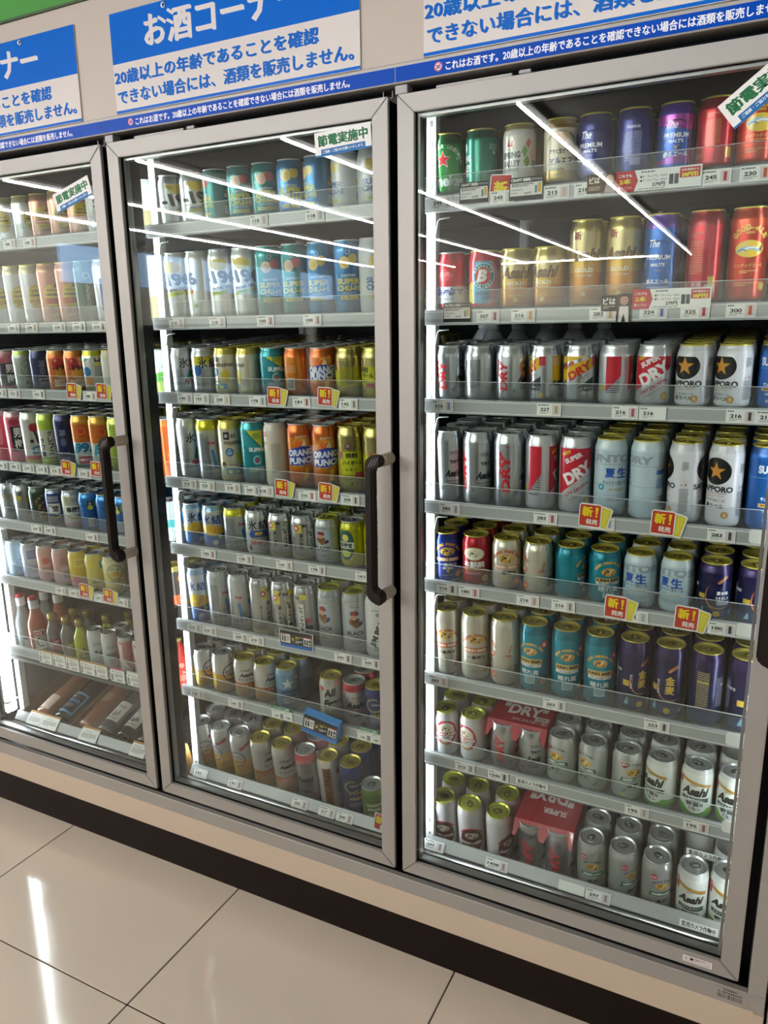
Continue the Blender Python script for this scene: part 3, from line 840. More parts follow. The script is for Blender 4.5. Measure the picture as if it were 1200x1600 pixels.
D('hyoleaf', 'silver faceted can with green leaf', 'silver', [(0, 'cfd2d2m'), (.55, 'd2d4d3h')], 'S', lambda H: hyoketsu(H, 'leaf'))
D('hyosil', 'silver faceted can with red new mark', 'silver', [(0, 'c2c6cam'), (.55, 'c8ccceh')], 'S', lambda H: hyoketsu(H, 'yel'))
D('hyoyel', 'silver faceted can with yellow shoulder', 'yellow silver', [(0, 'c0c5cam'), (.70, 'c8ccb8h'), (.82, 'd2cc2ch')], 'S', lambda H: hyoketsu(H, 'yel', new=False))
D('hyoblue', 'white and blue can with citrus slices', 'blue', [(0, '2a62a8h'), (.34, 'd4dadeh'), (.88, '8fb4d0h')], 'B', lambda H: hyoketsu(H, 'blue'))
D('hyowht', 'silver can with blue hexagon panel', 'silver', [(0, 'd0d3d3h')], 'S', lambda H: hyoketsu(H, 'white'))
D('motta', 'cream can with black square mark and lemon', 'cream yellow', [(0, 'c8bf98h'), (.14, 'd2ccb4h'), (.86, 'c8b860h')], 'G', lambda H: [B(-22, H * .70, -6, H * .82, '1c1c1e'), T('氷', -14, H * .76, 11, 11, 'f0eee6', bold=.03), T('結', 4, H * .76, 13, 12, '2a2a2c', bold=.02), T('mottainai', 12, H * .655, 66, 11, '26282a', bold=.02), AR(0, H * .58, 8, 2.6, 40, 140, 'c8563c'),
    E(-8, H * .50, 11.5, 11.5, '2f6f9c'), T('with', -8, H * .535, 9, 4, 'dfe8ee'), LN(-8, H * .48, 14, 8, 3, 'dfe8ee'), PG([(14, H * .30), (10, H * .46), (22, H * .56), (34, H * .46), (30, H * .30)], 'ccb838'), T('Au-Dre', 0, H * .30, 22, 5, '6a6a5a', shear=.2), PG([(-22, H * .14), (-22, H * .24), (24, H * .26), (24, H * .14)], '5a96b8'), E(-10, H * .185, 6, 5, 'd8cc60'), E(10, H * .185, 6, 5, 'd8cc60'), E(-28, H * .3, 8, 8, '6a5a48'), LN(84, H * .5, 24, H * .5, 14, '908a6a', 5)])
D('teals', 'teal sour can with yellow corner', 'teal', [(0, '7ea8b0m'), (.28, '2a8c96h'), (.85, '3a98a0h')], 'S', lambda H: [PG([(-22, H * .86), (22, H * .86), (18, H * .58)], 'd2ca2c'), T('新', 4, H * .77, 24, 18, '7aa040', bold=.05), PG([(-40, H * .86), (-24, H * .86), (10, H * .56), (-6, H * .50), (-40, H * .7)], '2f96a0'), T('SUPPAI', 4, H * .56, 44, 11, 'e4eeec', rot=-4, bold=.06), E(2, H * .40, 12, 14, '3aa0a8'), AR(2, H * .40, 10, 1.6, 60, 330, 'e8e0e8'), T('6', 2, H * .40, 10, 15, 'b83a58', bold=.05), LN(0, H * .25, 40, 12, 4, 'c8dce0'), LN(84, H * .5, 24, H * .5, 14, 'a8d0d4', 5)])
D('orange', 'orange can with white block lettering', 'orange', [(0, 'c8701ch'), (.30, 'd07a20h'), (.80, 'c8641ch')], 'S', lambda H: [T('SUNTORY', 0, H * .81, 32, 5, 'f0dcc0', bold=.03), E(0, H * .72, 24, 13, 'dc8a24'), E(-8, H * .70, 12, 10, 'e0641c'), PG([(-4, H * .62), (6, H * .78), (12, H * .70), (8, H * .62)], 'e8d8b0'), AR(6, H * .70, 14, 2.4, 20, 160, 'e8b040', .8), PG([(-42, H * .38), (-44, H * .60), (0, H * .67), (44, H * .63), (44, H * .44), (0, H * .36)], '26409c'),
    T('ORANGE', 0, H * .57, 80, 17, 'dfe2ee', rot=3, shear=.08, bold=.06), T('PUNCH', 0, H * .45, 76, 17, 'dfe2ee', rot=3, shear=.08, bold=.06), T('オレンジスパイスパンチ', 0, H * .375, 52, 4.5, 'e8c860', rot=3, bold=.06), PG([(0, H * .14), (6, H * .34), (16, H * .34), (12, H * .14)], 'e0b040'), PG([(-30, H * .14), (-24, H * .3), (-20, H * .14)], 'b05414'), T('7', 34, H * .2, 8, 12, 'f0e4d0'), B(4, H * .12, 18, H * .17, '6a6a50'),
    LN(104, H * .62, 24, 12, 4, 'a04c14', 3), B(88, H * .16, 112, H * .40, 'b8b4a8'), BC(100, H * .28, 20, 22, '303030'), B(84, H * .5, 116, H * .66, 'd08a50'), AR(96, H * .74, 14, 2, 0, 180, 'e0a040')])
D('takara', 'gold can with black highball lettering', 'gold', [(0, 'b0a458h'), (.26, 'c8c030h'), (.62, 'c8bc78m'), (.78, 'bcb068m'), (.80, 'd0c684m'), (.82, 'b8ac64m'), (.84, 'd0c684m'), (.86, 'b8ac64m')], 'G', lambda H: [E(-6, H * .72, 9, 9, '6a4a48'), T('宝', -6, H * .72, 9, 9, 'c8b898'), B(-20, H * .30, 30, H * .64, 'b8bc24'), T('焼酎', 2, H * .58, 30, 13, '20201c', bold=.06), T('ハイボール', 4, H * .47, 50, 12, '20201c', bold=.06), T('レモン', 0, H * .37, 28, 7, '30301c', bold=.05), E(-28, H * .58, 6, 10, 'a85a78'), PG([(8, H * .26), (30, H * .25), (32, H * .32), (10, H * .33)], 'b8486c'),
    LN(0, H * .215, 40, 3, 1, '606040'), T('7', 0, H * .15, 8, 9, '3a3a24'), LN(104, H * .5, 34, H * .48, 18, '6a6638', 9), E(70, H * .6, 7, 13, 'a83c50'), B(60, H * .3, 80, H * .55, 'c8c428')])
D('creamb', 'cream can showing small printed panel', 'cream', [(0, 'cfc6b6'), (.9, 'c8beae')], 'S', lambda H: [LN(104, H * .45, 20, H * .46, 26, '8a8478', 5), B(92, H * .2, 92.8, H * .68, '8a8478'), B(116, H * .2, 116.8, H * .68, '8a8478'), B(66, H * .78, 78, H * .86, 'c03044'), T('ZERO', 70, H * .68, 20, 7, '3a3a3c')])
D('koi', 'silver can with lemon sour panel', 'silver yellow', [(0, 'b8b878h'), (.12, 'c2c4c4m')], 'S', lambda H: [B(-30, H * .64, -12, H * .86, 'd0c83c'), B(12, H * .78, 30, H * .86, 'd0c83c'), T('デカ!' if H > 150 else '新', -4, H * .80, 30 if H > 150 else 12, 11, '1c1c1a', bold=.08), B(4, H * .22, 22, H * .70, 'dcdcd4'), B(3, H * .22, 4.2, H * .70, '3a3a3a'), B(22, H * .22, 23.2, H * .70, '3a3a3a'), TV('レモンサワー', 13, H * .46, H * .44, 12, '20201e', bold=.06),
    TV('濃いめの', -14, H * .44, H * .36, 9, '3a3a38', bold=.04), E(-26, H * .74, 7, 9, 'b8303c'), T('新', -26, H * .74, 8, 10, 'f0e8e0', bold=.06), TV('素のまま', -34, H * .4, H * .3, 6, '5a5a58'), E(34, H * .3, 8, 8, '4a4a48'), B(26, H * .38, 40, H * .46, 'b84a70'), LN(84, H * .45, 20, H * .5, 14, '6a6a66', 3)])
D('blackn', 'pale grey can with bearded man emblem', 'pale grey', [(0, 'aeb2b4h'), (.26, 'bcc2c3h'), (.82, 'b4b8bah'), (.84, 'c8ccceh'), (.86, 'b4b8bah')], 'Y', lambda H: [T('CLEAR WHISKY', 0, H * .79, 30, 3.5, '7a7e80'), PG([(-19, H * .74), (19, H * .74), (19, H * .50), (0, H * .43), (-19, H * .50)], '9cb8cc'), PG([(-17, H * .52), (-17, H * .58), (-6, H * .64), (10, H * .60), (12, H * .48), (0, H * .44)], '8a5a38'), E(-4, H * .62, 9, 9, 'c89a7c'), PG([(-14, H * .66), (-12, H * .72), (4, H * .73), (9, H * .69), (8, H * .65)], '8a2c2c'), PG([(-12, H * .60), (-10, H * .52), (0, H * .49), (6, H * .55), (4, H * .60), (-3, H * .575)], '6a4028'),
    PG([(8, H * .46), (10, H * .54), (18, H * .56), (19, H * .50)], '2a3470'), E(-7, H * .63, 1, 1, '202020'), E(0, H * .63, 1, 1, '202020'), T('BLACK', 0, H * .36, 48, 11, '2a2c2e', bold=.02), T('ハイボール', 0, H * .295, 40, 4.5, '3a3c3e', bold=.03), T('Clear', 0, H * .21, 24, 7, '7a7e80', shear=.3), T('お酒', 16, H * .13, 10, 5, '7a7e80'), PG([(-34, H * .82), (-30, H * .84), (-20, H * .90), (-26, H * .90)], 'a83838'), LN(60, H * .5, 24, H * .56, 18, '7c8082', 5)])
D('lemondo', 'yellow can with dark green badge', 'yellow', [(0, 'c4c01eh'), (.86, 'b0b020h')], 'S', lambda H: [E(0, H * .52, 24, 42, '1c4a44'), E(0, H * .52, 22, 39, '2a5a54'), E(0, H * .66, 10, 9, 'd0c864'), B(-23, H * .43, 23, H * .57, 'e0e2d4'), T('檸檬堂', 0, H * .50, 38, 13, '20302c', bold=.06), E(0, H * .32, 14, 9, 'c8cc40'), AR(0, H * .34, 20, 2, 200, 340, 'd8dca8'), LN(64, H * .55, 16, H * .42, 16, '8a8a1c', 4), B(50, H * .14, 80, H * .36, 'a8b070'), LN(0, H * .16, 30, 6, 2, '7a7c20')])
D('beam', 'white can with slanted black script', 'white', [(0, 'b4b4b0'), (.2, 'd4d4d0')], 'S', lambda H: [T('KENTUCKY BOURBON', 0, H * .80, 34, 4, '3a3a3a'), E(0, H * .73, 7, 5, '8a8a86'), T('JIM BEAM', 0, H * .46, 92, 20, '1c1c1c', rot=68, bold=.07), T('HIGHBALL', 20, H * .3, 40, 8, '3a3a3a', rot=68), LN(0, H * .16, 30, 8, 3, '8a8a86')])
D('nodo', 'white and amber can with blue ring', 'white amber', [(0, 'b08a34h'), (.22, 'c89a34h'), (.50, 'cdcbc6h'), (.9, 'c8c8c8h')], 'S', lambda H: [PG([(-104, H * .42), (-60, H * .54), (-10, H * .46), (40, H * .54), (104, H * .44), (104, H * .38), (-104, H * .38)], 'd0a23c'), PG([(12, H * .70), (12, H * .77), (44, H * .86), (44, H * .80)], 'a8384c'), LN(28, H * .78, 24, 4, 1, 'f0e4e4'), AR(0, H * .53, 23, 3, 0, 360, '3a3468', 1.05, 26), T('のどごし', 0, H * .56, 36, 11, '2e2a50', bold=.05), T('〈生〉', 0, H * .47, 24, 8, '2e2a50', bold=.05), E(-60, H * .3, 14, 18, 'd8c020'), LN(80, H * .45, 24, H * .4, 12, '8a7a50', 5)])
D('clear', 'white can with amber lower half', 'white amber', [(0, 'a07a40h'), (.20, 'b0843ch'), (.36, 'b8743ch'), (.42, 'cac6beh'), (.9, 'c4c0b8h')], 'G', lambda H: [T('Clear', 0, H * .74, 32, 8, '4a4a50', shear=.2), T('Asahi', 2, H * .62, 40, 12, '2a2c34', shear=.3, bold=.06), T('クリアアサヒ', 0, H * .50, 46, 10, '35353c', bold=.02), B(20, H * .56, 34, H * .66, 'b83434'), B(-30, H * .30, 30, H * .39, 'b4622c'), T('アサヒ', 0, H * .345, 30, 6, 'f0d8c0'), AR(0, H * .36, 46, 1.4, 200, 340, 'd0b070', .25), LN(80, H * .5, 24, H * .4, 12, '8a7a60', 5)])
D('star', 'steel blue can with pale star', 'steel blue', [(0, '4f7ea4h'), (.5, '6f9abch'), (.85, '88aac4h')], 'G', lambda H: [ST(0, H * .64, 18, 'c8d4dc'), E(28, H * .76, 7, 4, 'd8b850'), T('SAPPORO', 0, H * .44, 46, 8, '24446a', bold=.07), T('GOLD STAR', 0, H * .35, 44, 7, '24446a', bold=.07), T('新ジャンル', 0, H * .26, 30, 6, 'd8c060', bold=.04), LN(0, H * .18, 30, 6, 2, 'd0dae4')])
D('allfree', 'white can with black handwritten lettering', 'white', [(0, 'b8b29ah'), (.24, 'cfcdc6h'), (.9, 'c4beb0h')], 'G', lambda H: [T('All', -6, H * .68, 32, 22, '1f1f22', rot=10, shear=.3, bold=.05), T('Free', 2, H * .44, 50, 22, '1f1f22', rot=10, shear=.3, bold=.05), E(-28, H * .78, 7, 9, 'c84a54'), B(-24, H * .14, -12, H * .28, '8a8060'), LN(6, H * .24, 28, 8, 3, 'a89a70')])
D('allfreev', 'white can with orange upright panel', 'white orange', [(0, 'd2cfc8h')], 'G', lambda H: [B(-22, H * .10, 2, H * .87, 'a8641ch'), T('ALL-FREE', -10, H * .50, 116, 15, '4a2a10', rot=90, bold=.04), T('新', 26, H * .76, 17, 18, 'a8304c', bold=.05), LN(24, H * .45, 16, 40, 10, '8a8478'), LN(-44, H * .5, 16, 60, 14, '8a8478')])
D('dryzero', 'silver can with red collar', 'silver red', [(0, 'c2c4c4m'), (.82, 'b8303ah')], 'S', lambda H: [LN(0, H * .845, 40, 3, 1, 'e0b0b4'), T('DRY ZERO', 4, H * .68, 30, 5, 'a83040', bold=.03), T('Asahi', 0, H * .50, 52, 18, '1e2022', shear=.3, bold=.07), T('ドライゼロ', 0, H * .385, 36, 5, 'a83040', bold=.05), T('0.00%', 0, H * .26, 34, 10, '2a2c2e', bold=.04), AR(0, H * .7, 26, .8, 200, 340, '8a8c8e', 2.6)])
D('navyg', 'navy can with pale gold print', 'navy', [(0, '26306ah'), (.86, '2c387ch')], 'G', lambda H: [AR(-8, H * .62, 20, 5, 60, 320, '8a9468', .9), T('KARADA FREE', 6, H * .64, 40, 6, 'b8b8c8', rot=0, bold=.02), T('カラダを', 0, H * .48, 40, 9, 'a89a68', bold=.04), T('FREE', 0, H * .38, 36, 10, 'a89a68', bold=.05), LN(0, H * .26, 40, 14, 5, '8a8cb0')])
D('greens', 'small dark green can', 'green', [(0, '5a7a30h'), (.86, '6a8a3ch')], 'S', lambda H: [T('GREEN', 0, H * .6, 44, 9, 'c8d0a0', bold=.05), T('FREE', 0, H * .48, 36, 9, 'c8d0a0', bold=.05), LN(0, H * .3, 36, 20, 7, 'a8b878')])
# --- left door
D('hbw', 'white can with round lemon label', 'white', [(0, 'c8c9c6h'), (.85, 'c0bc90h')], 'G', lambda H: [E(0, H * .46, 22, 34 if H > 150 else 30, 'ccb62c'), AR(0, H * .46, 18, 1.2, 0, 360, 'ece0a0', 1.4), T('LEMON', 0, H * .56, 28, 5, '6a5a10', bold=.03), T('HighBall', 0, H * .48, 34, 8, '5a4a10', bold=.06), B(-21, H * .36, 21, H * .42, 'b89a20'), LN(0, H * .33, 22, 6, 2, '7a6a20'), LN(80, H * .5, 22, H * .5, 12, '8a8c88', 5)])
D('hbo', 'salmon can with round lemon label', 'salmon', [(0, 'c08a70h'), (.85, 'b88468h')], 'G', lambda H: [E(0, H * .46, 23, 34 if H > 150 else 30, 'ccb42c'), B(-23, H * .33, 23, H * .43, 'c0641c'), T('Summer', 0, H * .56, 30, 6, '6a5a10', bold=.03), T('HighBall', 0, H * .48, 38, 8, '5a4a10', bold=.06), PG([(4, H * .60), (14, H * .70), (18, H * .60)], '8a4a28'), LN(0, H * .28, 26, 6, 2, '7a5a20'), LN(0, H * .14, 30, 8, 2, 'd8b8a4'), LN(80, H * .5, 22, H * .5, 12, 'a06a54', 5)])
D('greeno', 'dark green can with white ring', 'green', [(0, '2a5040h'), (.85, '355c4ah')], 'S', lambda H: [AR(0, H * .76, 8, 2, 0, 360, 'd8e0d8'), TV('GREEN', 0, H * .44, 60, 8, 'a8c0b0'), PG([(-14, H * .2), (0, H * .42), (14, H * .2)], '3f7a4c')])
D('bluew', 'white can with blue and yellow panel', 'white blue', [(0, 'c8ccd0h')], 'S', lambda H: [B(-30, H * .2, -4, H * .70, '2a58b0'), B(0, H * .2, 26, H * .55, 'd0a828'), TV('レモン', 12, H * .38, 50, 14, '2a2a2a', bold=.05), T('酎ハイ', -4, H * .78, 36, 10, '2a58b0', bold=.05)])
D('kanjiw', 'white can with tall brush writing', 'white', [(0, 'd0d0ca')], 'S', lambda H: [T('生', -2, H * .66, 26, 26, '34383c', bold=.03), T('酎', -2, H * .4, 22, 20, '7a7c7c')])
D('otoko', 'black and pink can with brush writing', 'pink black', [(0, 'b86a78'), (.12, '3a3436'), (.68, 'b06a74'), (.88, 'c8888e')], 'S', lambda H: [TV('男梅', 0, H * .42, H * .5, 22, 'e8e2e0', bold=.05), E(-20, H * .76, 10, 8, 'c04a5c'), LN(40, H * .4, 18, H * .4, 10, '8a7a7c'), LN(-42, H * .4, 18, H * .4, 10, 'a88a8c')])
D('otoko2', 'pink can with black brush panel', 'pink', [(0, 'b8485c'), (.5, 'c0586a'), (.9, 'c8a8a8h')], 'S', lambda H: [B(-14, H * .26, 24, H * .72, '2a2426'), TV('男梅', 5, H * .5, H * .42, 22, 'e8e2e0', bold=.05), E(0, H * .80, 16, 10, 'a83048'), LN(-30, H * .5, 14, H * .3, 8, 'e0c0c4')])
D('face', 'grey can with line drawn face', 'grey', [(0, 'a4aaa0h'), (.88, 'a8b858h')], 'S', lambda H: [AR(0, H * .55, 20, 1.6, 180, 360, '4a504c', 1.3), AR(0, H * .58, 20, 1.2, 20, 160, '4a504c', 1.0), AR(-8, H * .60, 5, 1.2, 20, 160, '3a403c', .6), AR(8, H * .60, 5, 1.2, 20, 160, '3a403c', .6), E(-8, H * .57, 2.4, 1.4, '3a403c'), E(8, H * .57, 2.4, 1.4, '3a403c'), AR(0, H * .50, 3, 1, 200, 330, '3a403c'), AR(0, H * .44, 6, 1.4, 200, 340, '3a403c', .5), PG([(14, H * .74), (26, H * .84), (30, H * .72)], '98a850'), T('茶割', 0, H * .2, 30, 12, '5a605c', bold=.04)])
D('navyk', 'dark navy can with faint writing', 'navy', [(0, '2c2e50h'), (.88, '3a3c60h')], 'S', lambda H: [T('翠', 0, H * .66, 20, 20, '8088a8'), E(0, H * .50, 9, 13, '5a6080'), T('gin soda', 0, H * .3, 28, 7, 'a0a4bc'), LN(0, H * .2, 26, 8, 3, '8088a8')])
D('o196', 'orange can with black numerals and apple', 'orange', [(0, 'c06a30h'), (.4, 'c86c38h'), (.88, 'd08a40h')], 'S', lambda H: [E(-4, H * .68, 16, 17, 'b02c30'), E(-9, H * .75, 4, 5, 'e88a80'), E(6, H * .44, 20, 16, 'd0942c'), T('-196', 4, H * .58, 50, 15, '3a2420', bold=.04), E(24, H * .8, 10, 9, 'a8c8a0'), T('無糖', 24, H * .8, 12, 7, '3a5a40'), B(-20, H * .14, 26, H * .30, 'd8c0a8'), LN(0, H * .22, 40, 12, 4, '9a6a48')])
D('multi', 'white yellow and blue sour can', 'yellow white', [(0, 'a0a468'), (.16, 'cfcfc6h'), (.86, 'c8c43ch')], 'S', lambda H: [E(-26, H * .5, 14, 14, '2a6aa0'), B(-36, H * .2, -10, H * .38, 'c87a30'), B(0, H * .72, 20, H * .88, '24262a'), T('酸', 10, H * .80, 11, 11, 'e8e8d0'), PG([(-34, H * .72), (-26, H * .86), (-14, H * .80)], '58a080'), LN(10, H * .5, 24, 30, 8, '55585a'), B(-2, H * .64, 22, H * .70, 'c8c438')])
D('whitek', 'white and cream can with black brush strokes', 'white cream', [(0, 'd4cfc2'), (.8, 'c8c090')], 'G', lambda H: [T('麦', 0, H * .4, 24, 22, '26282a', bold=.04), B(-26, H * .68, 26, H * .69, '909080')])
D('whitered', 'white can with red ball and blue label', 'white', [(0, 'b0a858'), (.12, 'c05a60'), (.2, 'd0cec6h')], 'S', lambda H: [E(4, H * .72, 14, 14, 'b02434'), PG([(8, H * .42), (0, H * .66), (8, H * .66), (16, H * .44)], '28282a'), PG([(-10, H * .22), (-8, H * .36), (22, H * .40), (20, H * .24)], '4a80a8'), T('梅酒', 6, H * .31, 18, 9, 'e0e8ee', bold=.05), B(-12, H * .44, -2, H * .50, '2a2a2c')])
D('gref', 'lime and white can with brush katakana', 'lime white', [(0, '8aa048'), (.2, 'd0d2c2h'), (.70, '9cb83c'), (.88, 'a4b850h')], 'S', lambda H: [TV('グレフル', 12, H * .46, H * .46, 14, '24281e', bold=.05), TV('サワー', -14, H * .38, H * .36, 14, '24281e', bold=.05), E(-16, H * .74, 9, 9, 'c8b838'), LN(0, H * .14, 36, 6, 2, 'd8e0b8')])
D('o99', 'orange topped can with blue nines', 'orange blue', [(0, '4a98a0h'), (.12, 'c8d0d0h'), (.52, 'd07a30h'), (.85, 'd0a040h')], 'S', lambda H: [E(-8, H * .72, 15, 18, 'c84a20'), E(14, H * .70, 13, 15, 'd8701c'), AR(-8, H * .72, 11, 1.4, 0, 360, 'e8b060'), T('99.9', 4, H * .42, 72, 30, '22709c', bold=.08), B(-24, H * .14, 30, H * .27, 'b83040'), T('無糖オレンジ', 3, H * .205, 48, 8, 'f0e0e0', bold=.06), PG([(-40, H * .30), (-30, H * .5), (-24, H * .5), (-30, H * .3)], '3a9aa0')])
D('lime', 'lime green can', 'lime', [(0, 'a0b43ch'), (.5, 'acc048h'), (.88, 'b4c058h')], 'S', lambda H: [T('氷', 0, H * .7, 28, 26, '3a4a1c', bold=.02), E(0, H * .42, 14, 14, '7a9a2c'), T('結', 0, H * .42, 16, 16, 'e0e8c0')])
D('silvy', 'silver can with yellow dotted print', 'silver', [(0, 'b4b8b8m'), (.86, 'bcbfc0m')], 'S', lambda H: [E(-30, H * .66, 8, 8, 'c8b830'), LN(0, H * .60, 26, 26, 7, 'b0a440', 4), BC(18, H * .28, 20, 18, '55585a'), LN(0, H * .3, 24, 18, 6, '6a6c6c'), E(30, H * .4, 6, 14, 'c8c040')])
D('greenk', 'dark green can with red dotted pattern', 'dark green', [(0, '3a4a3ah'), (.86, '4a5a4ch')], 'S', lambda H: [E(6 + 4 * math.sin(i * 2.1) * (1 + i % 3), H * (.2 + .062 * i), 5, 3.6, ('b86a50', 'a83a3c', 'c8a868')[i % 3], 8) for i in range(10)] + [E(-10 + 4 * math.cos(i * 1.7) * (1 + i % 2), H * (.22 + .07 * i), 4, 3, ('c8a868', '8a9a60', 'b8503c')[i % 3], 8) for i in range(8)] + [E(28, H * .66, 6, 6, '8a3a34')])
D('ldonavy', 'navy can with white lemon label', 'navy white', [(0, '6a6470h'), (.28, '2a3c78h'), (.88, '8a94a8h')], 'S', lambda H: [B(-26, H * .36, 12, H * .62, 'e2e2dc'), T('堂', -2, H * .49, 20, 20, '22262c', bold=.06), T('檸檬', -18, H * .56, 14, 7, '22262c'), B(-24, H * .66, 10, H * .84, '9098a8'), AR(-6, H * .32, 16, 4, 200, 340, 'c8c858', .6)])
D('ldowht', 'white and pale can with lemon hall label', 'white', [(0, 'a88a90'), (.18, 'b8aab0'), (.36, 'c8c8b0h'), (.88, 'a8acb4h')], 'S', lambda H: [B(-30, H * .40, 30, H * .62, 'e6e6e0'), T('檸檬堂', 0, H * .51, 50, 18, '22262c', bold=.07), B(-10, H * .66, 24, H * .86, 'c4c0bc'), LN(7, H * .76, 26, 16, 5, '7a6a6a'), AR(0, H * .36, 22, 5, 190, 350, '8aa040', .5), AR(0, H * .32, 18, 3, 190, 350, 'd0cc70', .5)])
D('skyblue', 'bright blue can with green splash', 'bright blue', [(0, '2a6ab0h'), (.70, '2f7ac0h'), (.88, '4a94d0h')], 'S', lambda H: [PG([(10, H * .66), (14, H * .86), (36, H * .86), (34, H * .60)], '8ab03c'), B(-10, H * .66, 8, H * .80, '3a3c34'), E(-1, H * .63, 8, 7, 'd0c848'), T('氷', -1, H * .73, 9, 9, 'e0e0d0'), E(-6, H * .5, 2, 3, '1a3468'), E(6, H * .44, 2, 3, '1a3468'), B(-12, H * .14, 12, H * .36, 'b8c4d0'), BC(0, H * .25, 20, 22, '2a3a4a'), E(48, H * .5, 9, 11, '20282c'), E(48, H * .5, 5, 6, 'd8e4ea'), PG([(44, H * .14), (50, H * .4), (64, H * .3), (60, H * .14)], '78b03c')])
D('iceb', 'pale ice blue can', 'ice blue', [(0, 'a8c4d8'), (.5, 'b4cede'), (.88, 'a8bcc8')], 'S', lambda H: [B(6, H * .6, 30, H * .76, '8fb4d8'), LN(16, H * .55, 26, 12, 4, '7a98b8'), E(-20, H * .40, 8, 10, 'c8dcea'), B(-2, H * .46, 28, H * .50, '8a94c8'), T('氷', 0, H * .26, 20, 18, '88a4c0')])
D('icep', 'pale lilac can with blue square', 'lilac', [(0, 'b4bcd0'), (.5, 'bcc4d4'), (.88, 'a8b0bc')], 'S', lambda H: [B(-16, H * .58, 16, H * .82, '6a78b0'), LN(0, H * .7, 26, 22, 7, 'a8b4d8'), LN(0, H * .3, 30, 30, 9, '8c94b0', 3)])
D('peach', 'peach can with coral circle', 'peach', [(0, 'c08a90'), (.3, 'c89a88'), (.88, 'c4a494')], 'S', lambda H: [E(-8, H * .60, 12, 12, 'c8604c'), T('ほろよい', 0, H * .40, 44, 8, '5a3a34', bold=.02), E(28, H * .3, 14, 18, 'a84a4c'), LN(0, H * .24, 30, 8, 3, '8a5a5a')])
D('peachb', 'rose can with grey panel', 'rose', [(0, 'b89aa4'), (.4, 'b88a88'), (.88, 'b49890')], 'S', lambda H: [B(-16, H * .14, 18, H * .5, 'b4a8b4'), LN(0, H * .66, 30, 24, 7, '8a6464', 2), BC(0, H * .3, 26, 26, '6a5a62')])
D('yel', 'bright yellow can', 'yellow', [(0, 'c88a94'), (.26, 'c8ac1c'), (.88, 'ccb42c')], 'S', lambda H: [B(-18, H * .58, 14, H * .84, 'd8c84c'), E(-16, H * .24, 14, 12, 'c8607c'), LN(0, H * .70, 26, 16, 5, '9a8420'), PG([(10, H * .30), (16, H * .56), (34, H * .5), (30, H * .3)], 'd4b020')])
D('yelg', 'yellow can with teal label', 'yellow teal', [(0, 'b0a050'), (.2, 'c8b858'), (.88, 'c8b83c')], 'S', lambda H: [B(8, H * .62, 34, H * .88, '3a8c84'), T('新', 20, H * .76, 14, 12, 'e8f0e0', bold=.05), E(-16, H * .72, 12, 10, 'd0bc28'), PG([(4, H * .36), (14, H * .56), (26, H * .40)], 'd0b820'), T('檸檬', -4, H * .26, 34, 10, '7a6a2c')])
D('crl', 'cream can with lemon ring drawing', 'cream yellow', [(0, 'c0a828'), (.24, 'cabf70'), (.6, 'd0cca0'), (.88, 'c4bc88')], 'S', lambda H: [AR(0, H * .60, 23, 2, 0, 360, '5a5028', 1.0, 26), E(2, H * .56, 10, 8, 'd0a028'), PG([(4, H * .63), (10, H * .70), (16, H * .66)], '5a7a30'), LN(-8, H * .68, 14, 10, 4, '8a8050'), T('CRAFT', 0, H * .36, 40, 8, '6a5c28', bold=.02), E(26, H * .20, 12, 12, '3a9474'), T('新', 26, H * .20, 12, 10, 'e0f0e0', bold=.05)])
D('slimw', 'slim white can with grey floral print', 'white slim', [(0, 'c4c6c4'), (.9, 'bcbebc')], 'S', lambda H: [T('TERRA', 0, H * .66, 34, 11, '7a7e80', bold=.01), PG([(-18, H * .44), (-6, H * .52), (4, H * .46), (-6, H * .38)], '8a8480'), PG([(2, H * .42), (12, H * .50), (22, H * .44), (12, H * .36)], 'a87a78'), T('SPARKLING', 0, H * .3, 28, 4, '8a8c8c'), T('WINE', 0, H * .22, 18, 4, '8a8c8c')])
D('slimg', 'slim white can with green leaf print', 'white slim', [(0, 'c6c8c6'), (.9, 'bcbebc')], 'S', lambda H: [T('HELDIO', 0, H * .66, 36, 11, '8a8e90', bold=.01)] + [PG([(u, H * .46), (u + 3, H * .54), (u + 6, H * .47), (u + 3, H * .40)], '4a6a4a') for u in (-22, -15, -8, -1, 6, 13)] + [T('SAUVIGNON', 0, H * .33, 26, 4, '6a7270'), T('BLANC', 0, H * .27, 16, 4, '6a7270'), LN(0, H * .16, 26, 6, 2, '9a9c9c')])
D('slimp', 'slim can in pink with white cut shape', 'pink slim', [(0, 'c8c0bc'), (.12, 'b88480'), (.9, 'bcbab8')], 'S', lambda H: [PG([(-34, H * .88), (-18, H * .88), (-22, H * .5), (-4, H * .30), (14, H * .12), (-34, H * .12)], 'd4cec8'), T('SKINNY', 8, H * .52, 30, 7, '9a4a4c', bold=.02), T('ROSE', 8, H * .44, 22, 6, '9a4a4c'), E(16, H * .16, 6, 6, '8a4a40')])
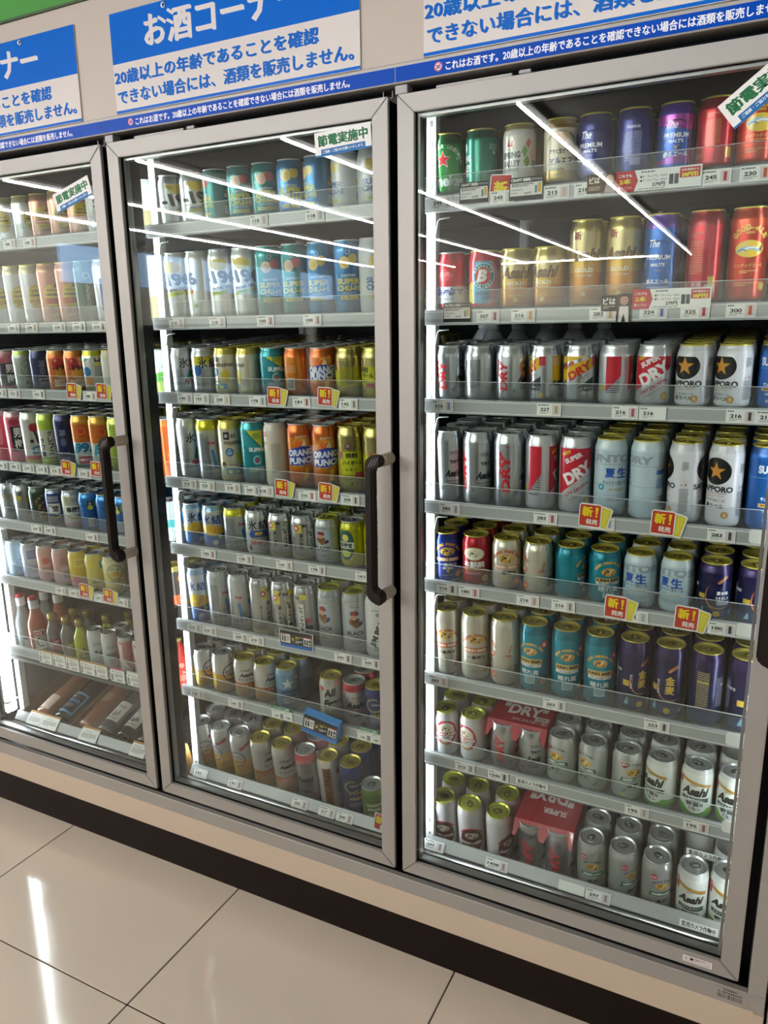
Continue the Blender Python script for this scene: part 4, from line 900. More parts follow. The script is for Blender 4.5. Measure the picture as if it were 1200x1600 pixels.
# --- end of the left section, seen past the post
D('snackw', 'white can with specked foot', 'white', [(0, 'b8a878'), (.38, 'c8ccca'), (.9, 'c0c4c4')], 'S', lambda H: [TV('レモンの', 20, H * .62, H * .34, 8, '8a9496')] + [E(10 + 9 * math.sin(i * 2.4), H * (.13 + .024 * i), 3, 2.4, ('d8c890', 'a88a48')[i % 2], 7) for i in range(10)])
D('greenw', 'lime and white can with blue spot', 'lime white', [(0, 'a8c060h'), (.5, 'd0d6d0h'), (.8, 'c8d8ccd'[:6])], 'S', lambda H: [PG([(-40, H * .3), (-40, H * .46), (40, H * .62), (40, H * .3)], '5a9c3c'), E(-4, H * .62, 9, 9, '2a78b8'), T('氷結', 4, H * .80, 26, 8, '2a58a0', bold=.04), E(18, H * .24, 9, 9, 'e0e4dc'), T('新', 18, H * .24, 9, 9, '6a7a6a')])
D('orangeb', 'orange can with red peach drawing', 'orange', [(0, 'd06428h'), (.88, 'd8803ch')], 'S', lambda H: [E(8, H * .66, 14, 16, 'c83024'), E(4, H * .70, 5, 6, 'f0a090'), T('氷', 10, H * .58, 20, 20, '3a1c14', bold=.03), AR(4, H * .46, 22, 2, 200, 340, 'f0b060'), B(-4, H * .16, 22, H * .28, 'd8a83c'), T('無糖', 10, H * .22, 20, 9, '5a3414', bold=.05)])
D('icew', 'white ice can with teal and green fruit', 'white teal', [(0, 'c4d0d0h'), (.9, 'b8c8ccd'[:6])], 'S', lambda H: [T('氷', 4, H * .68, 24, 24, '2a4650', bold=.02), PG([(-40, H * .40), (-30, H * .58), (40, H * .52), (40, H * .34)], '3aa0a4'), E(14, H * .44, 12, 14, '5aa860'), E(4, H * .18, 7, 7, 'a8b8b8')])
D('ojb', 'black can with orange fruit', 'orange black', [(0, 'c85a24'), (.3, '2a241e'), (.62, '3a3026'), (.88, 'b0a050h')], 'G', lambda H: [E(2, H * .70, 17, 16, 'd87a2c'), AR(2, H * .70, 12, 1.4, 0, 360, 'f0b878'), T('柑橘', 8, H * .46, 26, 12, 'c8b8a0', bold=.04), T('サワー', 8, H * .33, 30, 9, 'c8b8a0', bold=.04), PG([(-30, H * .12), (-30, H * .3), (34, H * .22), (34, H * .12)], 'd8602c')])

_BODY, _PRINT = {}, {}


def can_parts(key, size):
    if (key, size) not in _BODY:
        w, s, bands, lid, fn = DES[key]
        _BODY[key, size] = body_mesh('can_body', size, bands)
    return _BODY[key, size]


def can_print(key, size):
    if (key, size) not in _PRINT:
        fn = DES[key][4]
        r = can_r(size)
        prims = [p for p in fn(HT[size] * 1000)] if fn else []
        zmax, zmin = (HT[size] - 0.0225) * 1000, 11.0
        out = []
        for P, F, c in prims:
            out.append(([(p[0] * r / RC, min(max(p[1], zmin), zmax)) + tuple(p[2:]) for p in P], F, c))
        _PRINT[key, size] = print_mesh('printed_label', out, wrap=r) if out else None
    return _PRINT[key, size]


def place_can(key, size, lidpos, tilt, yaw, full, lab, group):
    """lidpos: centre of the lid; the can stands on a deck that tilts down to the front"""
    a = Vector((0, -math.sin(tilt), math.cos(tilt)))
    base = Vector(lidpos) - a * HT[size]
    root = empty('drink_can', base, Matrix.Rotation(tilt, 4, 'X') @ Matrix.Rotation(yaw, 4, 'Z'))
    tag(root, lab, 'can', group)
    obj('can_body', can_parts(key, size), root)
    lm, tm = lid_mesh(size, DES[key][3])
    l = obj('lid', lm, root)
    t = obj('pull_tab', tm, l)
    t.rotation_euler.z = R.uniform(0, 6.28)
    if full:
        pm = can_print(key, size)
        if pm:
            obj('printed_label', pm, root)
    return root

# ------------------------------------------------------------ the shop around the cooler
ZF, ZC = -0.242, 2.45
G = 0.655
fl = MB().box(-6.0, 4.0, -12.0, 1.2, ZF - 0.05, ZF - 0.002).build('floor', M_GROUT)
structure(fl)
tiles = {}
gx, gy = 0.2525, -0.4195
for i in range(-10, 6):
    for j in range(-18, 1):
        x0, x1 = gx + i * G + 0.0016, gx + (i + 1) * G - 0.0016
        y0, y1 = gy + j * G + 0.0016, gy + (j + 1) * G - 0.0016
        x0, x1, y0, y1 = max(x0, -6.0), min(x1, 4.0), max(y0, -12.0), min(y1, 0.02)
        if x1 - x0 < 0.02 or y1 - y0 < 0.02:
            continue
        near = y1 > -3.2 and -3.2 < x0 < 3.5
        if not near:
            continue
        k = (round(x1 - x0, 4), round(y1 - y0, 4))
        if k not in tiles:
            b = MB().box(-k[0] / 2, k[0] / 2, -k[1] / 2, k[1] / 2, -0.006, 0)
            tiles[k] = b.mesh('tile', M_TILE, bevel=0.0012)
        t = obj('tile', tiles[k], fl)
        t.location = ((x0 + x1) / 2, (y0 + y1) / 2, ZF + R.uniform(-0.0003, 0.0003))
far = MB()
for i in range(-10, 6):
    for j in range(-18, 1):
        x0, x1 = max(gx + i * G + 0.002, -6.0), min(gx + (i + 1) * G - 0.002, 4.0)
        y0, y1 = max(gy + j * G + 0.002, -12.0), min(gy + (j + 1) * G - 0.002, 0.02)
        if x1 - x0 < 0.02 or y1 - y0 < 0.02 or (y1 > -3.2 and -3.2 < x0 < 3.5):
            continue
        far.box(x0, x1, y0, y1, ZF - 0.006, ZF)
far.build('far_tiles', M_TILE, fl, kind='stuff')
structure(MB().box(-6.1, 4.1, -12.1, 1.3, ZC, ZC + 0.06).build('ceiling', M_CEIL))
# wall above the cooler and beside it
structure(MB().box(-6.0, 4.0, 0.0, 0.06, 1.7868, ZC).build('wall_back', M_WALL))
structure(MB().box(1.578, 4.0, 0.0, 0.06, ZF, 1.788).box(-6.0, -0.83, 0.0, 0.06, ZF, 1.788).build('wall_back_side', M_WALL))
structure(MB().box(-6.0, 4.0, -0.006, 0.0, 2.042, 2.36).build('trim_1', M_GREEN))
structure(MB().box(-6.0, 4.0, -0.007, 0.0, 2.037, 2.041).build('trim_2', M_GREENEDGE))
structure(MB().box(4.0, 4.1, -12.0, 0.06, ZF, ZC).build('wall_right', M_GREYWALL))
# left wall with a clerestory strip of daylight
structure(MB().box(-6.1, -6.0, -12.0, 0.06, ZF, 1.92).box(-6.1, -6.0, -12.0, 0.06, 2.36, ZC).box(-6.1, -6.0, -5.0, 0.06, 1.92, 2.36).box(-6.1, -6.0, -12.0, -11.4, 1.92, 2.36).build('wall_left', M_GREYWALL))
wf = MB()
for k in range(6):
    y = -5.0 - k * 1.28
    wf.box(-6.09, -6.01, y - 0.03, y + 0.03, 1.92, 2.36)
w1 = structure(wf.build('window_1', M_ALU))
MB().box(-6.06, -6.055, -11.4, -5.0, 1.92, 2.36).build('glass_pane', M_PANE, w1)
# shop front behind the camera: low wall, posts, glazing, sign band
structure(MB().box(-6.0, 4.0, -12.1, -12.0, ZF, 0.5).box(-6.0, 4.0, -12.1, -12.0, 1.5, ZC).build('wall_front', M_GREYWALL))
wf = MB()
for k in range(9):
    x = -6.0 + k * 1.25
    wf.box(x - 0.03, x + 0.03, -12.08, -12.02, 0.5, 1.5)
w2 = structure(wf.build('window_2', M_ALU))
MB().box(-6.0, 4.0, -12.055, -12.05, 0.5, 1.5).build('glass_pane', M_PANE, w2)

# ceiling lights: five runs of tubes across the shop
for n, lx in enumerate((0.2, -1.22, -2.36, -3.64, -4.80)):
    root = empty('ceiling_light', (lx, -6.4, ZC))
    tag(root, 'long run of white ceiling tubes mirrored in the cooler glass, %s from the right' % ('first', 'second', 'third', 'fourth', 'fifth')[n], 'light', 'ceiling tube runs')
    hb = MB().box(-0.035, 0.035, -4.7, 5.0, -0.028, 0.0)
    h = hb.build('light_housing', M_GREYPL, root)
    for k in range(8):
        y = 2.77 - k * 1.115 + 0.02
        tb = MB().lathe([(0.0095, 0), (0.0095, 1.045)], 10, M=Matrix.Translation((0, y, -0.047)) @ Matrix.Rotation(-pi / 2, 4, 'X'), smooth=True)
        tb.build('light_tube', M_TUBE, root)
root = empty('ceiling_light', (-1.5, -11.3, ZC))
tag(root, 'short cross run of white ceiling tubes near the shop front, mirrored in glass', 'light', 'ceiling tube runs')
MB().box(-1.3, 1.3, -0.035, 0.035, -0.028, 0).build('light_housing', M_WHITE, root)
for k in range(2):
    MB().lathe([(0.0105, 0), (0.0105, 1.2)], 10, M=Matrix.Translation((-1.25 + k * 1.28, 0, -0.047)) @ Matrix.Rotation(pi / 2, 4, 'Y')).build('light_tube', M_TUBE, root)

# gondola shelving across the aisle (seen only mirrored)
for k, (gx0, gx1, gy0) in enumerate(((-5.4, -1.65, -3.4), (-1.55, 2.9, -3.4))):
    root = empty('gondola', ((gx0 + gx1) / 2, gy0, ZF))
    tag(root, 'dark gondola shelving across the aisle, %s run' % ('left', 'right')[k], 'shelving')
    hw = (gx1 - gx0) / 2
    MB().box(-hw, hw, -0.02, 0.02, 0, 1.62).build('back_board', M_SHELFDARK, root)
    for s in range(5):
        z = 0.12 + s * 0.33
        MB().box(-hw, hw, -0.42, 0.42, z, z + 0.03).build('shelf_board', M_SHELFDARK, root)

# ------------------------------------------------------------ the cooler
S3 = (-0.77, 0.0, 0.77)
DW, DH, FW = 0.75, 1.7326, 0.036
cooler = empty('reach_in_cooler', (0.4, 0.0, ZF))
tag(cooler, 'long built-in drinks cooler with three framed glass doors and beige base', 'cooler')
cooler_inv = Matrix.Translation((-0.4, 0, -ZF))


def cpart(mb, name, m, bevel=0.0, parent=None):
    o = mb.build(name, m, parent or cooler, bevel)
    if parent is None:
        o.location = (-0.4, 0, -ZF)
    return o


cpart(MB().box(-0.80, 1.572, -0.001, 0.08, -0.129, -0.056), 'base_panel', M_PANEL)
cpart(MB().box(-0.80, 1.56, 0.004, 0.08, ZF + 0.001, -0.129), 'kick_board', M_KICK)
cpart(MB().cbox(-0.83, 1.5715, -0.003, 0.012, -0.0565, -0.0165, 0.0015), 'sill_trim', M_ALU)
cpart(MB().cbox(1.539, 1.5715, -0.0025, 0.06, -0.016, 1.742, 0.0015), 'frame_upright', M_ALU)
cpart(MB().cbox(-0.83, -0.798, -0.0025, 0.06, -0.016, 1.742, 0.0015), 'frame_upright', M_ALU)
cpart(MB().cbox(-0.83, 1.5715, -0.003, 0.046, 1.751, 1.7865, 0.0015), 'head_trim', M_ALU)
cpart(MB().box(1.552, 1.5715, -0.0045, -0.0012, -0.15, -0.058), 'corner_cap', M_PANEL)
# dark casing: sill, head, mullions, box
cpart(MB().box(-0.80, 1.54, 0.0125, 0.1, -0.06, -0.024), 'inner_sill', M_BLACK)
cpart(MB().box(-0.80, 1.54, 0.047, 0.1, 1.728, 1.79), 'inner_head', M_BLACK)
for k, x in enumerate((-0.815, -0.045, 0.725, 1.492)):
    w = {0: 0.045, 3: 0.05}.get(k, 0.068)
    cpart(MB().box(x, x + w, 0.05, 0.082, -0.02, 1.74), 'mullion', M_BLACK)
cpart(MB().box(-0.84, 1.60, 1.25, 1.27, -0.15, 1.86), 'back_panel', M_BACK)
cpart(MB().box(-0.84, 1.60, 0.10, 1.27, 1.80, 1.86), 'roof_panel', M_DARKBOX)
cpart(MB().box(-0.84, 1.60, 0.08, 1.27, -0.16, -0.12), 'floor_panel', M_DARKBOX)
cpart(MB().box(-0.84, -0.80, 0.06, 1.27, -0.15, 1.86), 'side_panel', M_DARKBOX)
cpart(MB().box(1.56, 1.60, 0.06, 1.27, -0.15, 1.86), 'side_panel', M_DARKBOX)
# white uprights that carry the shelves, and the LED strips on the mullions
for s in (-0.77, 0.0, 0.77, 1.52):
    u = s + (0.007 if s < 1.5 else 0.003)
    cpart(MB().box(u, u + 0.021, 0.128, 0.15, -0.06, 1.80), 'shelf_upright', M_WHITE)
    sl = MB()
    for k in range(44):
        sl.box(u + 0.0075, u + 0.0135, 0.1272, 0.1282, 0.02 + k * 0.04, 0.032 + k * 0.04)
    o = cpart(sl, 'upright_slots', M_RAILDARK)
    o['kind'] = 'stuff'
    cpart(MB().box(u, u + 0.021, 0.80, 0.82, -0.06, 1.80), 'shelf_upright', M_WHITE)
for s in (-0.77, 0.0, 0.77):
    x = s - 0.009 if s > -0.5 else s + 0.006
    kw = 1.0 if s > -0.5 else 1.7
    h = cpart(MB().box(x - 0.012, x - 0.004, 0.082, 0.112, 0.03, 1.72), 'light_housing', M_WHITE)
    led = MB()
    pr = [(x - 0.004 + 0.011 * kw * math.sin(a), 0.097 - 0.012 * kw * math.cos(a)) for a in [pi * q / 8 for q in range(9)]]
    led.prism([(px, py) for px, py in pr], 0.04, 1.71, 'z')
    o = led.build('light_strip', M_LED, h)
    MB().box(x - 0.0045, x + 0.008 * kw, 0.097 - 0.0135 * kw, 0.097 + 0.0135 * kw, 0.072, 0.078).build('strip_clip', M_GREYPL, h)
h = cpart(MB().box(1.518, 1.525, 0.082, 0.112, 0.03, 1.72), 'light_housing', M_WHITE)
MB().box(1.509, 1.518, 0.086, 0.108, 0.04, 1.71).build('light_strip', mat('led_diffuser_dim', 'f4f9ff', 0.4, emit=STRIP_E * 0.45), h)
# bottom ledge of each section: chrome nose and slanted price ledge
for s in S3:
    cpart(MB().tube([(s + 0.02, 0.088, -0.004), (s + 0.73, 0.088, -0.004)], 0.011, 12), 'ledge_rail', M_CHROME)
    cpart(MB().prism([(0.094, 0.010), (0.102, 0.006), (0.118, 0.032), (0.111, 0.035)], s + 0.02, s + 0.725, 'x'), 'price_ledge', M_RAIL)

# doors
def mitre_bar(b, o0, o1, i0, i1, g=0.0003):
    """one bar of the door frame: outer corners o0,o1, inner corners i1,i0 in (x,z)"""
    p = [o0, o1, i1, i0]
    c = (sum(q[0] for q in p) / 4, sum(q[1] for q in p) / 4)
    b.prism(p, 0.0, 0.0095, 'y')


for k, s in enumerate(S3):
    x0, x1, z0, z1 = s, s + DW, 0.0, DH
    ix0, ix1, iz0, iz1 = s + FW, s + DW - FW, 0.0352, DH - 0.0344
    b = MB()
    g = 0.0007
    mitre_bar(b, (x0, z0 + g), (x0, z1 - g), (ix0, iz0 + g), (ix0, iz1 - g))
    mitre_bar(b, (x1, z0 + g), (x1, z1 - g), (ix1, iz0 + g), (ix1, iz1 - g))
    mitre_bar(b, (x0 + g, z1), (x1 - g, z1), (ix0 + g, iz1), (ix1 - g, iz1))
    mitre_bar(b, (x0 + g, z0), (x1 - g, z0), (ix0 + g, iz0), (ix1 - g, iz0))
    d = cpart(b, 'door', M_ALU, bevel=0.0012)
    core = MB()
    e = 0.004
    core.box(x0 + 0.003, ix0 - e, 0.0096, 0.046, z0 + 0.003, z1 - 0.003).box(ix1 + e, x1 - 0.003, 0.0096, 0.046, z0 + 0.003, z1 - 0.003).box(ix0 - e, ix1 + e, 0.0096, 0.046, z0 + 0.003, iz0 - e).box(ix0 - e, ix1 + e, 0.0096, 0.046, iz1 + e, z1 - 0.003)
    core.build('door_core', M_BLACK, d)
    d['label'] = ('left', 'middle', 'right')[k] + ' glass door in a satin aluminium frame'
    MB().box(ix0 - 0.0035, ix1 + 0.0035, 0.0100, 0.0135, iz0 - 0.0035, iz1 + 0.0035).build('glass_pane', M_PANE, d)
    MB().box(ix0 - 0.0035, ix1 + 0.0035, 0.0300, 0.0335, iz0 - 0.0035, iz1 + 0.0035).build('glass_pane', M_PANE, d)
    sp = MB()
    t = 0.0065
    sp.box(ix0 + 0.001, ix0 + t, 0.0145, 0.0295, iz0, iz1).box(ix1 - t, ix1 - 0.001, 0.0145, 0.0295, iz0, iz1)
    sp.box(ix0 + t, ix1 - t, 0.0145, 0.0295, iz0 + 0.001, iz0 + t).box(ix0 + t, ix1 - t, 0.0145, 0.0295, iz1 - t, iz1 - 0.001)
    sp.build('pane_spacer', M_SPACER, d)
    MB().box(x0 + 0.004, x1 - 0.004, 0.046, 0.050, z0 + 0.004, z0 + 0.03).box(x0 + 0.004, x1 - 0.004, 0.046, 0.050, z1 - 0.03, z1 - 0.004).box(x0 + 0.004, x0 + 0.03, 0.046, 0.050, z0 + 0.03, z1 - 0.03).box(
        x1 - 0.03, x1 - 0.004, 0.046, 0.050, z0 + 0.03, z1 - 0.03).build('gasket', M_BLACK, d)
    # handle: flat dark bar, knobs turned to the right at both ends, pale stand-offs
    hx0 = s + 0.7185
    pts = [(hx0, 0.722), (hx0 + 0.010, 0.712), (hx0 + 0.026, 0.7045), (hx0 + 0.034, 0.706), (hx0 + 0.039, 0.714), (hx0 + 0.039, 0.726), (hx0 + 0.033, 0.736), (hx0 + 0.022, 0.738), (hx0 + 0.0185, 0.744),
           (hx0 + 0.0185, 1.002), (hx0 + 0.022, 1.006), (hx0 + 0.034, 1.012), (hx0 + 0.039, 1.020), (hx0 + 0.037, 1.032), (hx0 + 0.028, 1.037), (hx0 + 0.012, 1.034), (hx0, 1.022)]
    hb = MB().prism(pts, -0.066, -0.042, 'y')
    h = hb.build('handle', M_HANDLE, d, bevel=0.003)
    for zc in (0.721, 1.022):
        pr = [(hx0 + 0.029 + 0.0135 * math.cos(a), zc + 0.0135 * math.sin(a)) for a in [2 * pi * q / 16 for q in range(16)]]
        MB().prism(pr, -0.0425, -0.0002, 'y').build('handle_post', M_BEIGE, h, bevel=0.0015)
    gr = MB()
    for q in range(3):
        a = Vector((hx0 + 0.010 + q * 0.007, -0.0663, 1.010 + q * 0.002))
        gr.tube([a, a + Vector((0.004, -0.0004, 0.008)), a + Vector((0.010, 0, 0.018))], 0.0006, 6)
    gr.build('knob_ribs', M_GREYPL, h)
    # hinge block and bracket hooks above the door
    cpart(MB().box(s - 0.006, s + 0.020, 0.004, 0.03, 1.7345, 1.750), 'hinge_block', M_GREYPL, bevel=0.001)
    hk = MB()
    for hx_ in (s - 0.034, s - 0.014):
        q = 1 if hx_ < s - 0.02 else -1
        hk.tube([(hx_, 0.01, 1.744), (hx_, 0.01, 1.7325), (hx_ + q * 0.006, 0.01, 1.7305)], 0.0012, 6)
    cpart(hk, 'hinge_hook', M_GREYPL)
    cpart(MB().box(s + 0.24, s + 0.262, 0.008, 0.03, 1.736, 1.742), 'door_catch', M_GREYPL, bevel=0.001)
    cpart(MB().box(s + 0.075, s + 0.225, 0.016, 0.03, 1.7375, 1.7425), 'gap_bar', M_ALU, bevel=0.001)  # added bar standing in for the thin bright reflection in the gap

# small ID card on the right door's lower bar and the inventory sticker on the sill
def card(name, label, cat, w, h, loc, rz=0, rx=0, prims=(), m=None, group=None, c=None, t=0.0012, ry=0, printname='printed_face', pm=None):
    root = obj(name, card_mesh(name, w, h, t, m, c))
    root.location = loc
    root.rotation_euler = (rx, ry, rz)
    tag(root, label, cat, group)
    if prims:
        obj(printname, print_mesh(printname, list(prims), None, lift=0.00006, m=pm or M_PRINT), root)
    return root


card('door_label', 'small white barcode card on the lower bar of the right door', 'label', 0.056, 0.0145, (1.442, -0.0022, 0.0185), prims=[B(-26, -6, 26, 6, 'd8cfcf'), B(-24, -5.4, 24, -4.6, 'c0b4b6'), B(-14, -1.5, -8, 4.5, '3a3434'), LN(4, 2, 20, 5, 2, '6a6262'), T('◀', -22, 1, 3, 3, '2a2626')])
card('inventory_sticker', 'inventory sticker with barcode on the silver sill below right door', 'sticker', 0.060, 0.034, (1.508, -0.0042, -0.0365), t=0.0008, m=M_ALU,
     prims=[T('FamilyMart', 0, 13, 26, 4.5, '3a3430', bold=.05), T('L-8760055', 0, 6.5, 44, 4, '3a3430', bold=.04), BC(0, -3, 46, 10, '3a3430', 11)])

# ------------------------------------------------------------ signs above the cooler
BLU = '0066cc'
M_BOARD = mat('notice_board', 'ddd7d2', 0.2)


def poster(x0, lab, n):
    w, h = 0.645, 0.208
    root = card('poster', lab, 'sign', w, h, (x0 + w / 2, -0.0035, 1.8915), t=0.003, m=M_BOARD, pm=M_GLOSSPRINT, group='blue and white notices above the cooler', printname='printed_notice', prims=[
        B(-w * 500, 0, w * 500, h * 500, BLU), B(-w * 500, -h * 500 + 1, w * 500, -h * 500 + 7, BLU), T('お酒コーナー', -14, 53, 418, 68, 'e2dbd8', bold=.05),
        T('20歳以上の年齢であることを確認', -45, -28, 552, 32, '0f66c2', bold=.065), T('できない場合には、酒類を販売しません。', -3, -70, 626, 32, '0f66c2', bold=.065)])
    for gxx in ((-0.15, 0.15)):
        ring = MB().lathe([(0.0035, 0), (0.0035, 0.0012), (0.0062, 0.0016), (0.0062, 0)], 16, M=Matrix.Translation((gxx - 0.012, -0.0004, 0.095)) @ Matrix.Rotation(pi / 2, 4, 'X'), cap0=False, cap1=False)
        ring.build('eyelet', M_CHROME, root)
    return root


poster(0.048, 'blue and white alcohol notice above the middle door', 1)
poster(0.828, 'blue and white alcohol notice above the right door, cut by the frame', 2)
poster(-0.711, 'blue and white alcohol notice above the left door', 0)
M_STRIP = mat('blue_strip', '0048b0', 0.3)
M_STRIP.node_tree.nodes['Principled BSDF'].inputs['Specular IOR Level'].default_value = 0.1
for k, s in enumerate(S3):
    x0, x1 = (-0.83, -0.001, 0.769)[k], (-0.003, 0.767, 1.5715)[k]
    c = (x0 + x1) / 2
    off = (s + 0.385 - c) * 1000
    card('notice_strip', 'narrow blue strip with white age notice along the %s cooler head' % ('left', 'middle', 'right')[k], 'sign', x1 - x0, 0.026, (c, -0.0042, 1.7665), t=0.001, m=mat('blue_strip', '0040a4', 0.4), group='age notice strips on the cooler head', printname='printed_notice', prims=[
        E(off - 297, 1, 8, 8, 'e8d8e0'), AR(off - 297, 1, 7, 1.6, 0, 360, 'c0405c'), T('20', off - 297, 1, 8.5, 6.5, '2a4a8c', bold=.05), PG([(off - 302, -3.4), (off - 301, -4.6), (off - 292, 5.4), (off - 293, 6.6)], 'c0405c'),
        T('これはお酒です。20歳以上の年齢であることを確認できない場合には酒類を販売しません。', off + 1, 0, 566, 16, 'f2f4f8', bold=.035)])


def saver(x, z, ang, lab):
    card('saving_sticker', lab, 'sticker', 0.132, 0.047, (x, 0.0090, z), t=0.0008, ry=-math.radians(ang), group='power saving stickers on the door glass', printname='printed_notice', prims=[
        T('節電実施中', 0, 6, 118, 23, '156a3c', bold=.06), B(-66, -23.5, 66, -20, '1668a8'), B(-52, -20, 52, -10, '1668a8'), T('ご理解・ご協力をお願いいたします。', 0, -15.5, 96, 6, 'e8f0f4', bold=.03)])


saver(0.642, 1.668, 3.0, 'white power saving sticker, nearly level, in top corner of middle door')
saver(-0.137, 1.631, 15.5, 'white power saving sticker, slightly tilted, on the left door glass')
saver(1.414, 1.660, 38, 'white power saving sticker, steeply tilted, on the right door glass')

# ------------------------------------------------------------ shelves
ORD = ('first', 'second', 'third', 'fourth', 'fifth', 'sixth', 'seventh', 'eighth', 'ninth', 'tenth')
SHELF = ('top', 'second', 'third', 'fourth', 'fifth', 'sixth', 'seventh', 'bottom')
DOOR = ('left', 'middle', 'right')
T4 = math.radians(3.5)


def shelf(door, row, zb, zr, tilt, y0=0.103, y1=0.80):
    """zb: deck height under the front cans' base centre (y=0.17); zr: middle of the price rail"""
    s = S3[door]
    root = empty('cooler_shelf', (s + 0.385, 0.103, zr))
    tag(root, 'pale tilted shelf with clear front edge, %s of its stack, %s door' % (('top one', 'second down', 'third down', 'fourth down', 'fifth down', 'sixth down', 'seventh down', 'bottom one')[row - 1], DOOR[door]), 'shelf', 'shelves of the cooler')
    L, W0, W1 = Matrix.Translation((-(s + 0.385), -0.103, -zr)), s + 0.012, s + 0.735
    a = math.tan(tilt)
    zd = lambda y: zb + (y - 0.17) * a
    if row == 8:
        y0, zlow = 0.128, None
    dk = MB().prism([(y0, zd(y0) - 0.010), (y1, zd(y1) - 0.010), (y1, zd(y1) - 0.0006), (y0, zd(y0) - 0.0006)], W0 + 0.004, W1 - 0.004, 'x')
    dk.v = [tuple(L @ Vector(p)) for p in dk.v]
    dk.build('deck', M_DECK, root)
    dv = MB()
    for k in range(11):
        x = s + 0.0455 + 0.0735 * (k - 0.5)
        if W0 + 0.006 < x < W1 - 0.006:
            dv.prism([(y0 + 0.02, zd(y0 + .02)), (y1, zd(y1)), (y1, zd(y1) + 0.012), (y0 + 0.02, zd(y0 + .02) + 0.012)], x - 0.0006, x + 0.0006, 'x')
    if row in (3, 4, 5, 6) or (door > 0 and row == 7):
        dv.v = [tuple(L @ Vector(p)) for p in dv.v]
        dv.build('lane_dividers', M_GUARD, root)['kind'] = 'stuff'
    if row < 8:
        rl = MB().prism([(0.098, zr - 0.0155), (0.104, zr - 0.0165), (0.112, zr - 0.0165), (0.112, zr + 0.014), (0.1035, zr + 0.0155), (0.098, zr + 0.0145)], W0, W1, 'x')
        rl.v = [tuple(L @ Vector(p)) for p in rl.v]
        r = rl.build('price_rail', M_RAIL, root)
        ln = MB().box(W0 + 0.004, W1 - 0.004, 0.0972, 0.0982, zr + 0.0105, zr + 0.0118).box(W0 + 0.004, W1 - 0.004, 0.0972, 0.0982, zr - 0.0125, zr - 0.0112)
        ln.v = [tuple(L @ Vector(p)) for p in ln.v]
        ln.build('rail_lip', M_WHITE, r)
        gd = MB().box(W0 + 0.002, W1 - 0.002, 0.1055, 0.1075, zr + 0.0145, zr + 0.053)
        gd.v = [tuple(L @ Vector(p)) for p in gd.v]
        g = gd.build('front_guard', M_GUARD, root)
        ed = MB().box(W0 + 0.002, W1 - 0.002, 0.1053, 0.1077, zr + 0.0532, zr + 0.0540)
        ed.v = [tuple(L @ Vector(p)) for p in ed.v]
        ed.build('guard_edge', M_GUARDEDGE, g)
    # shelf hook on the left
    hk = MB().tube([(s + 0.031, 0.122, zr - 0.056), (s + 0.036, 0.122, zr - 0.031), (s + 0.040, 0.122, zr - 0.0275), (s + 0.062, 0.122, zr - 0.026)], 0.0016, 6)
    hk.v = [tuple(L @ Vector(p)) for p in hk.v]
    if row < 6:
        hk.build('shelf_hook', M_WHITE, root)
    return root


LIDS = {(2, 1): 1.689, (2, 2): 1.499, (2, 3): 1.258, (2, 4): 1.070, (2, 5): 0.832, (2, 6): 0.640, (2, 7): 0.376, (2, 8): 0.126,
        (1, 1): 1.681, (1, 2): 1.495, (1, 3): 1.255, (1, 4): 1.069, (1, 5): 0.833, (1, 6): 0.645, (1, 7): 0.396, (1, 8): 0.152,
        (0, 1): 1.679, (0, 2): 1.492, (0, 3): 1.250, (0, 4): 1.063, (0, 5): 0.830, (0, 6): 0.637, (0, 7): 0.378}
RAILZ = {1: (1.543, 1.544, 1.545), 2: (1.312, 1.316, 1.316), 3: (1.122, 1.125, 1.127), 4: (0.897, 0.897, 0.898), 5: (0.707, 0.708, 0.709), 6: (0.516, 0.483, 0.474), 7: (0.268, 0.278, 0.262), 8: (0.02, 0.02, 0.02)}
SIZE = {1: 350, 2: 500, 3: 350, 4: 500, 5: 350, 6: 500, 7: 350, 8: 500}
SIZES = {(0, 6): 350, (0, 7): 250}
TILT = {(2, 8): math.radians(10), (1, 8): math.radians(9)}
YF = 0.16
DECKZ = {}
for door in range(3):
    for row in range(1, 9):
        if (door, row) == (0, 8):
            continue
        sz = SIZES.get((door, row), SIZE[row])
        t = TILT.get((door, row), T4)
        lz = LIDS[door, row]
        zb = lz - HT[sz] * math.cos(t)
        yb = YF + HT[sz] * math.sin(t)
        zb17 = zb + (0.17 - yb) * math.tan(t)
        DECKZ[door, row] = (zb17, t)
        shelf(door, row, zb17, RAILZ[row][door], t)


def lane(s, k):
    return s + 0.0455 + 0.0735 * k


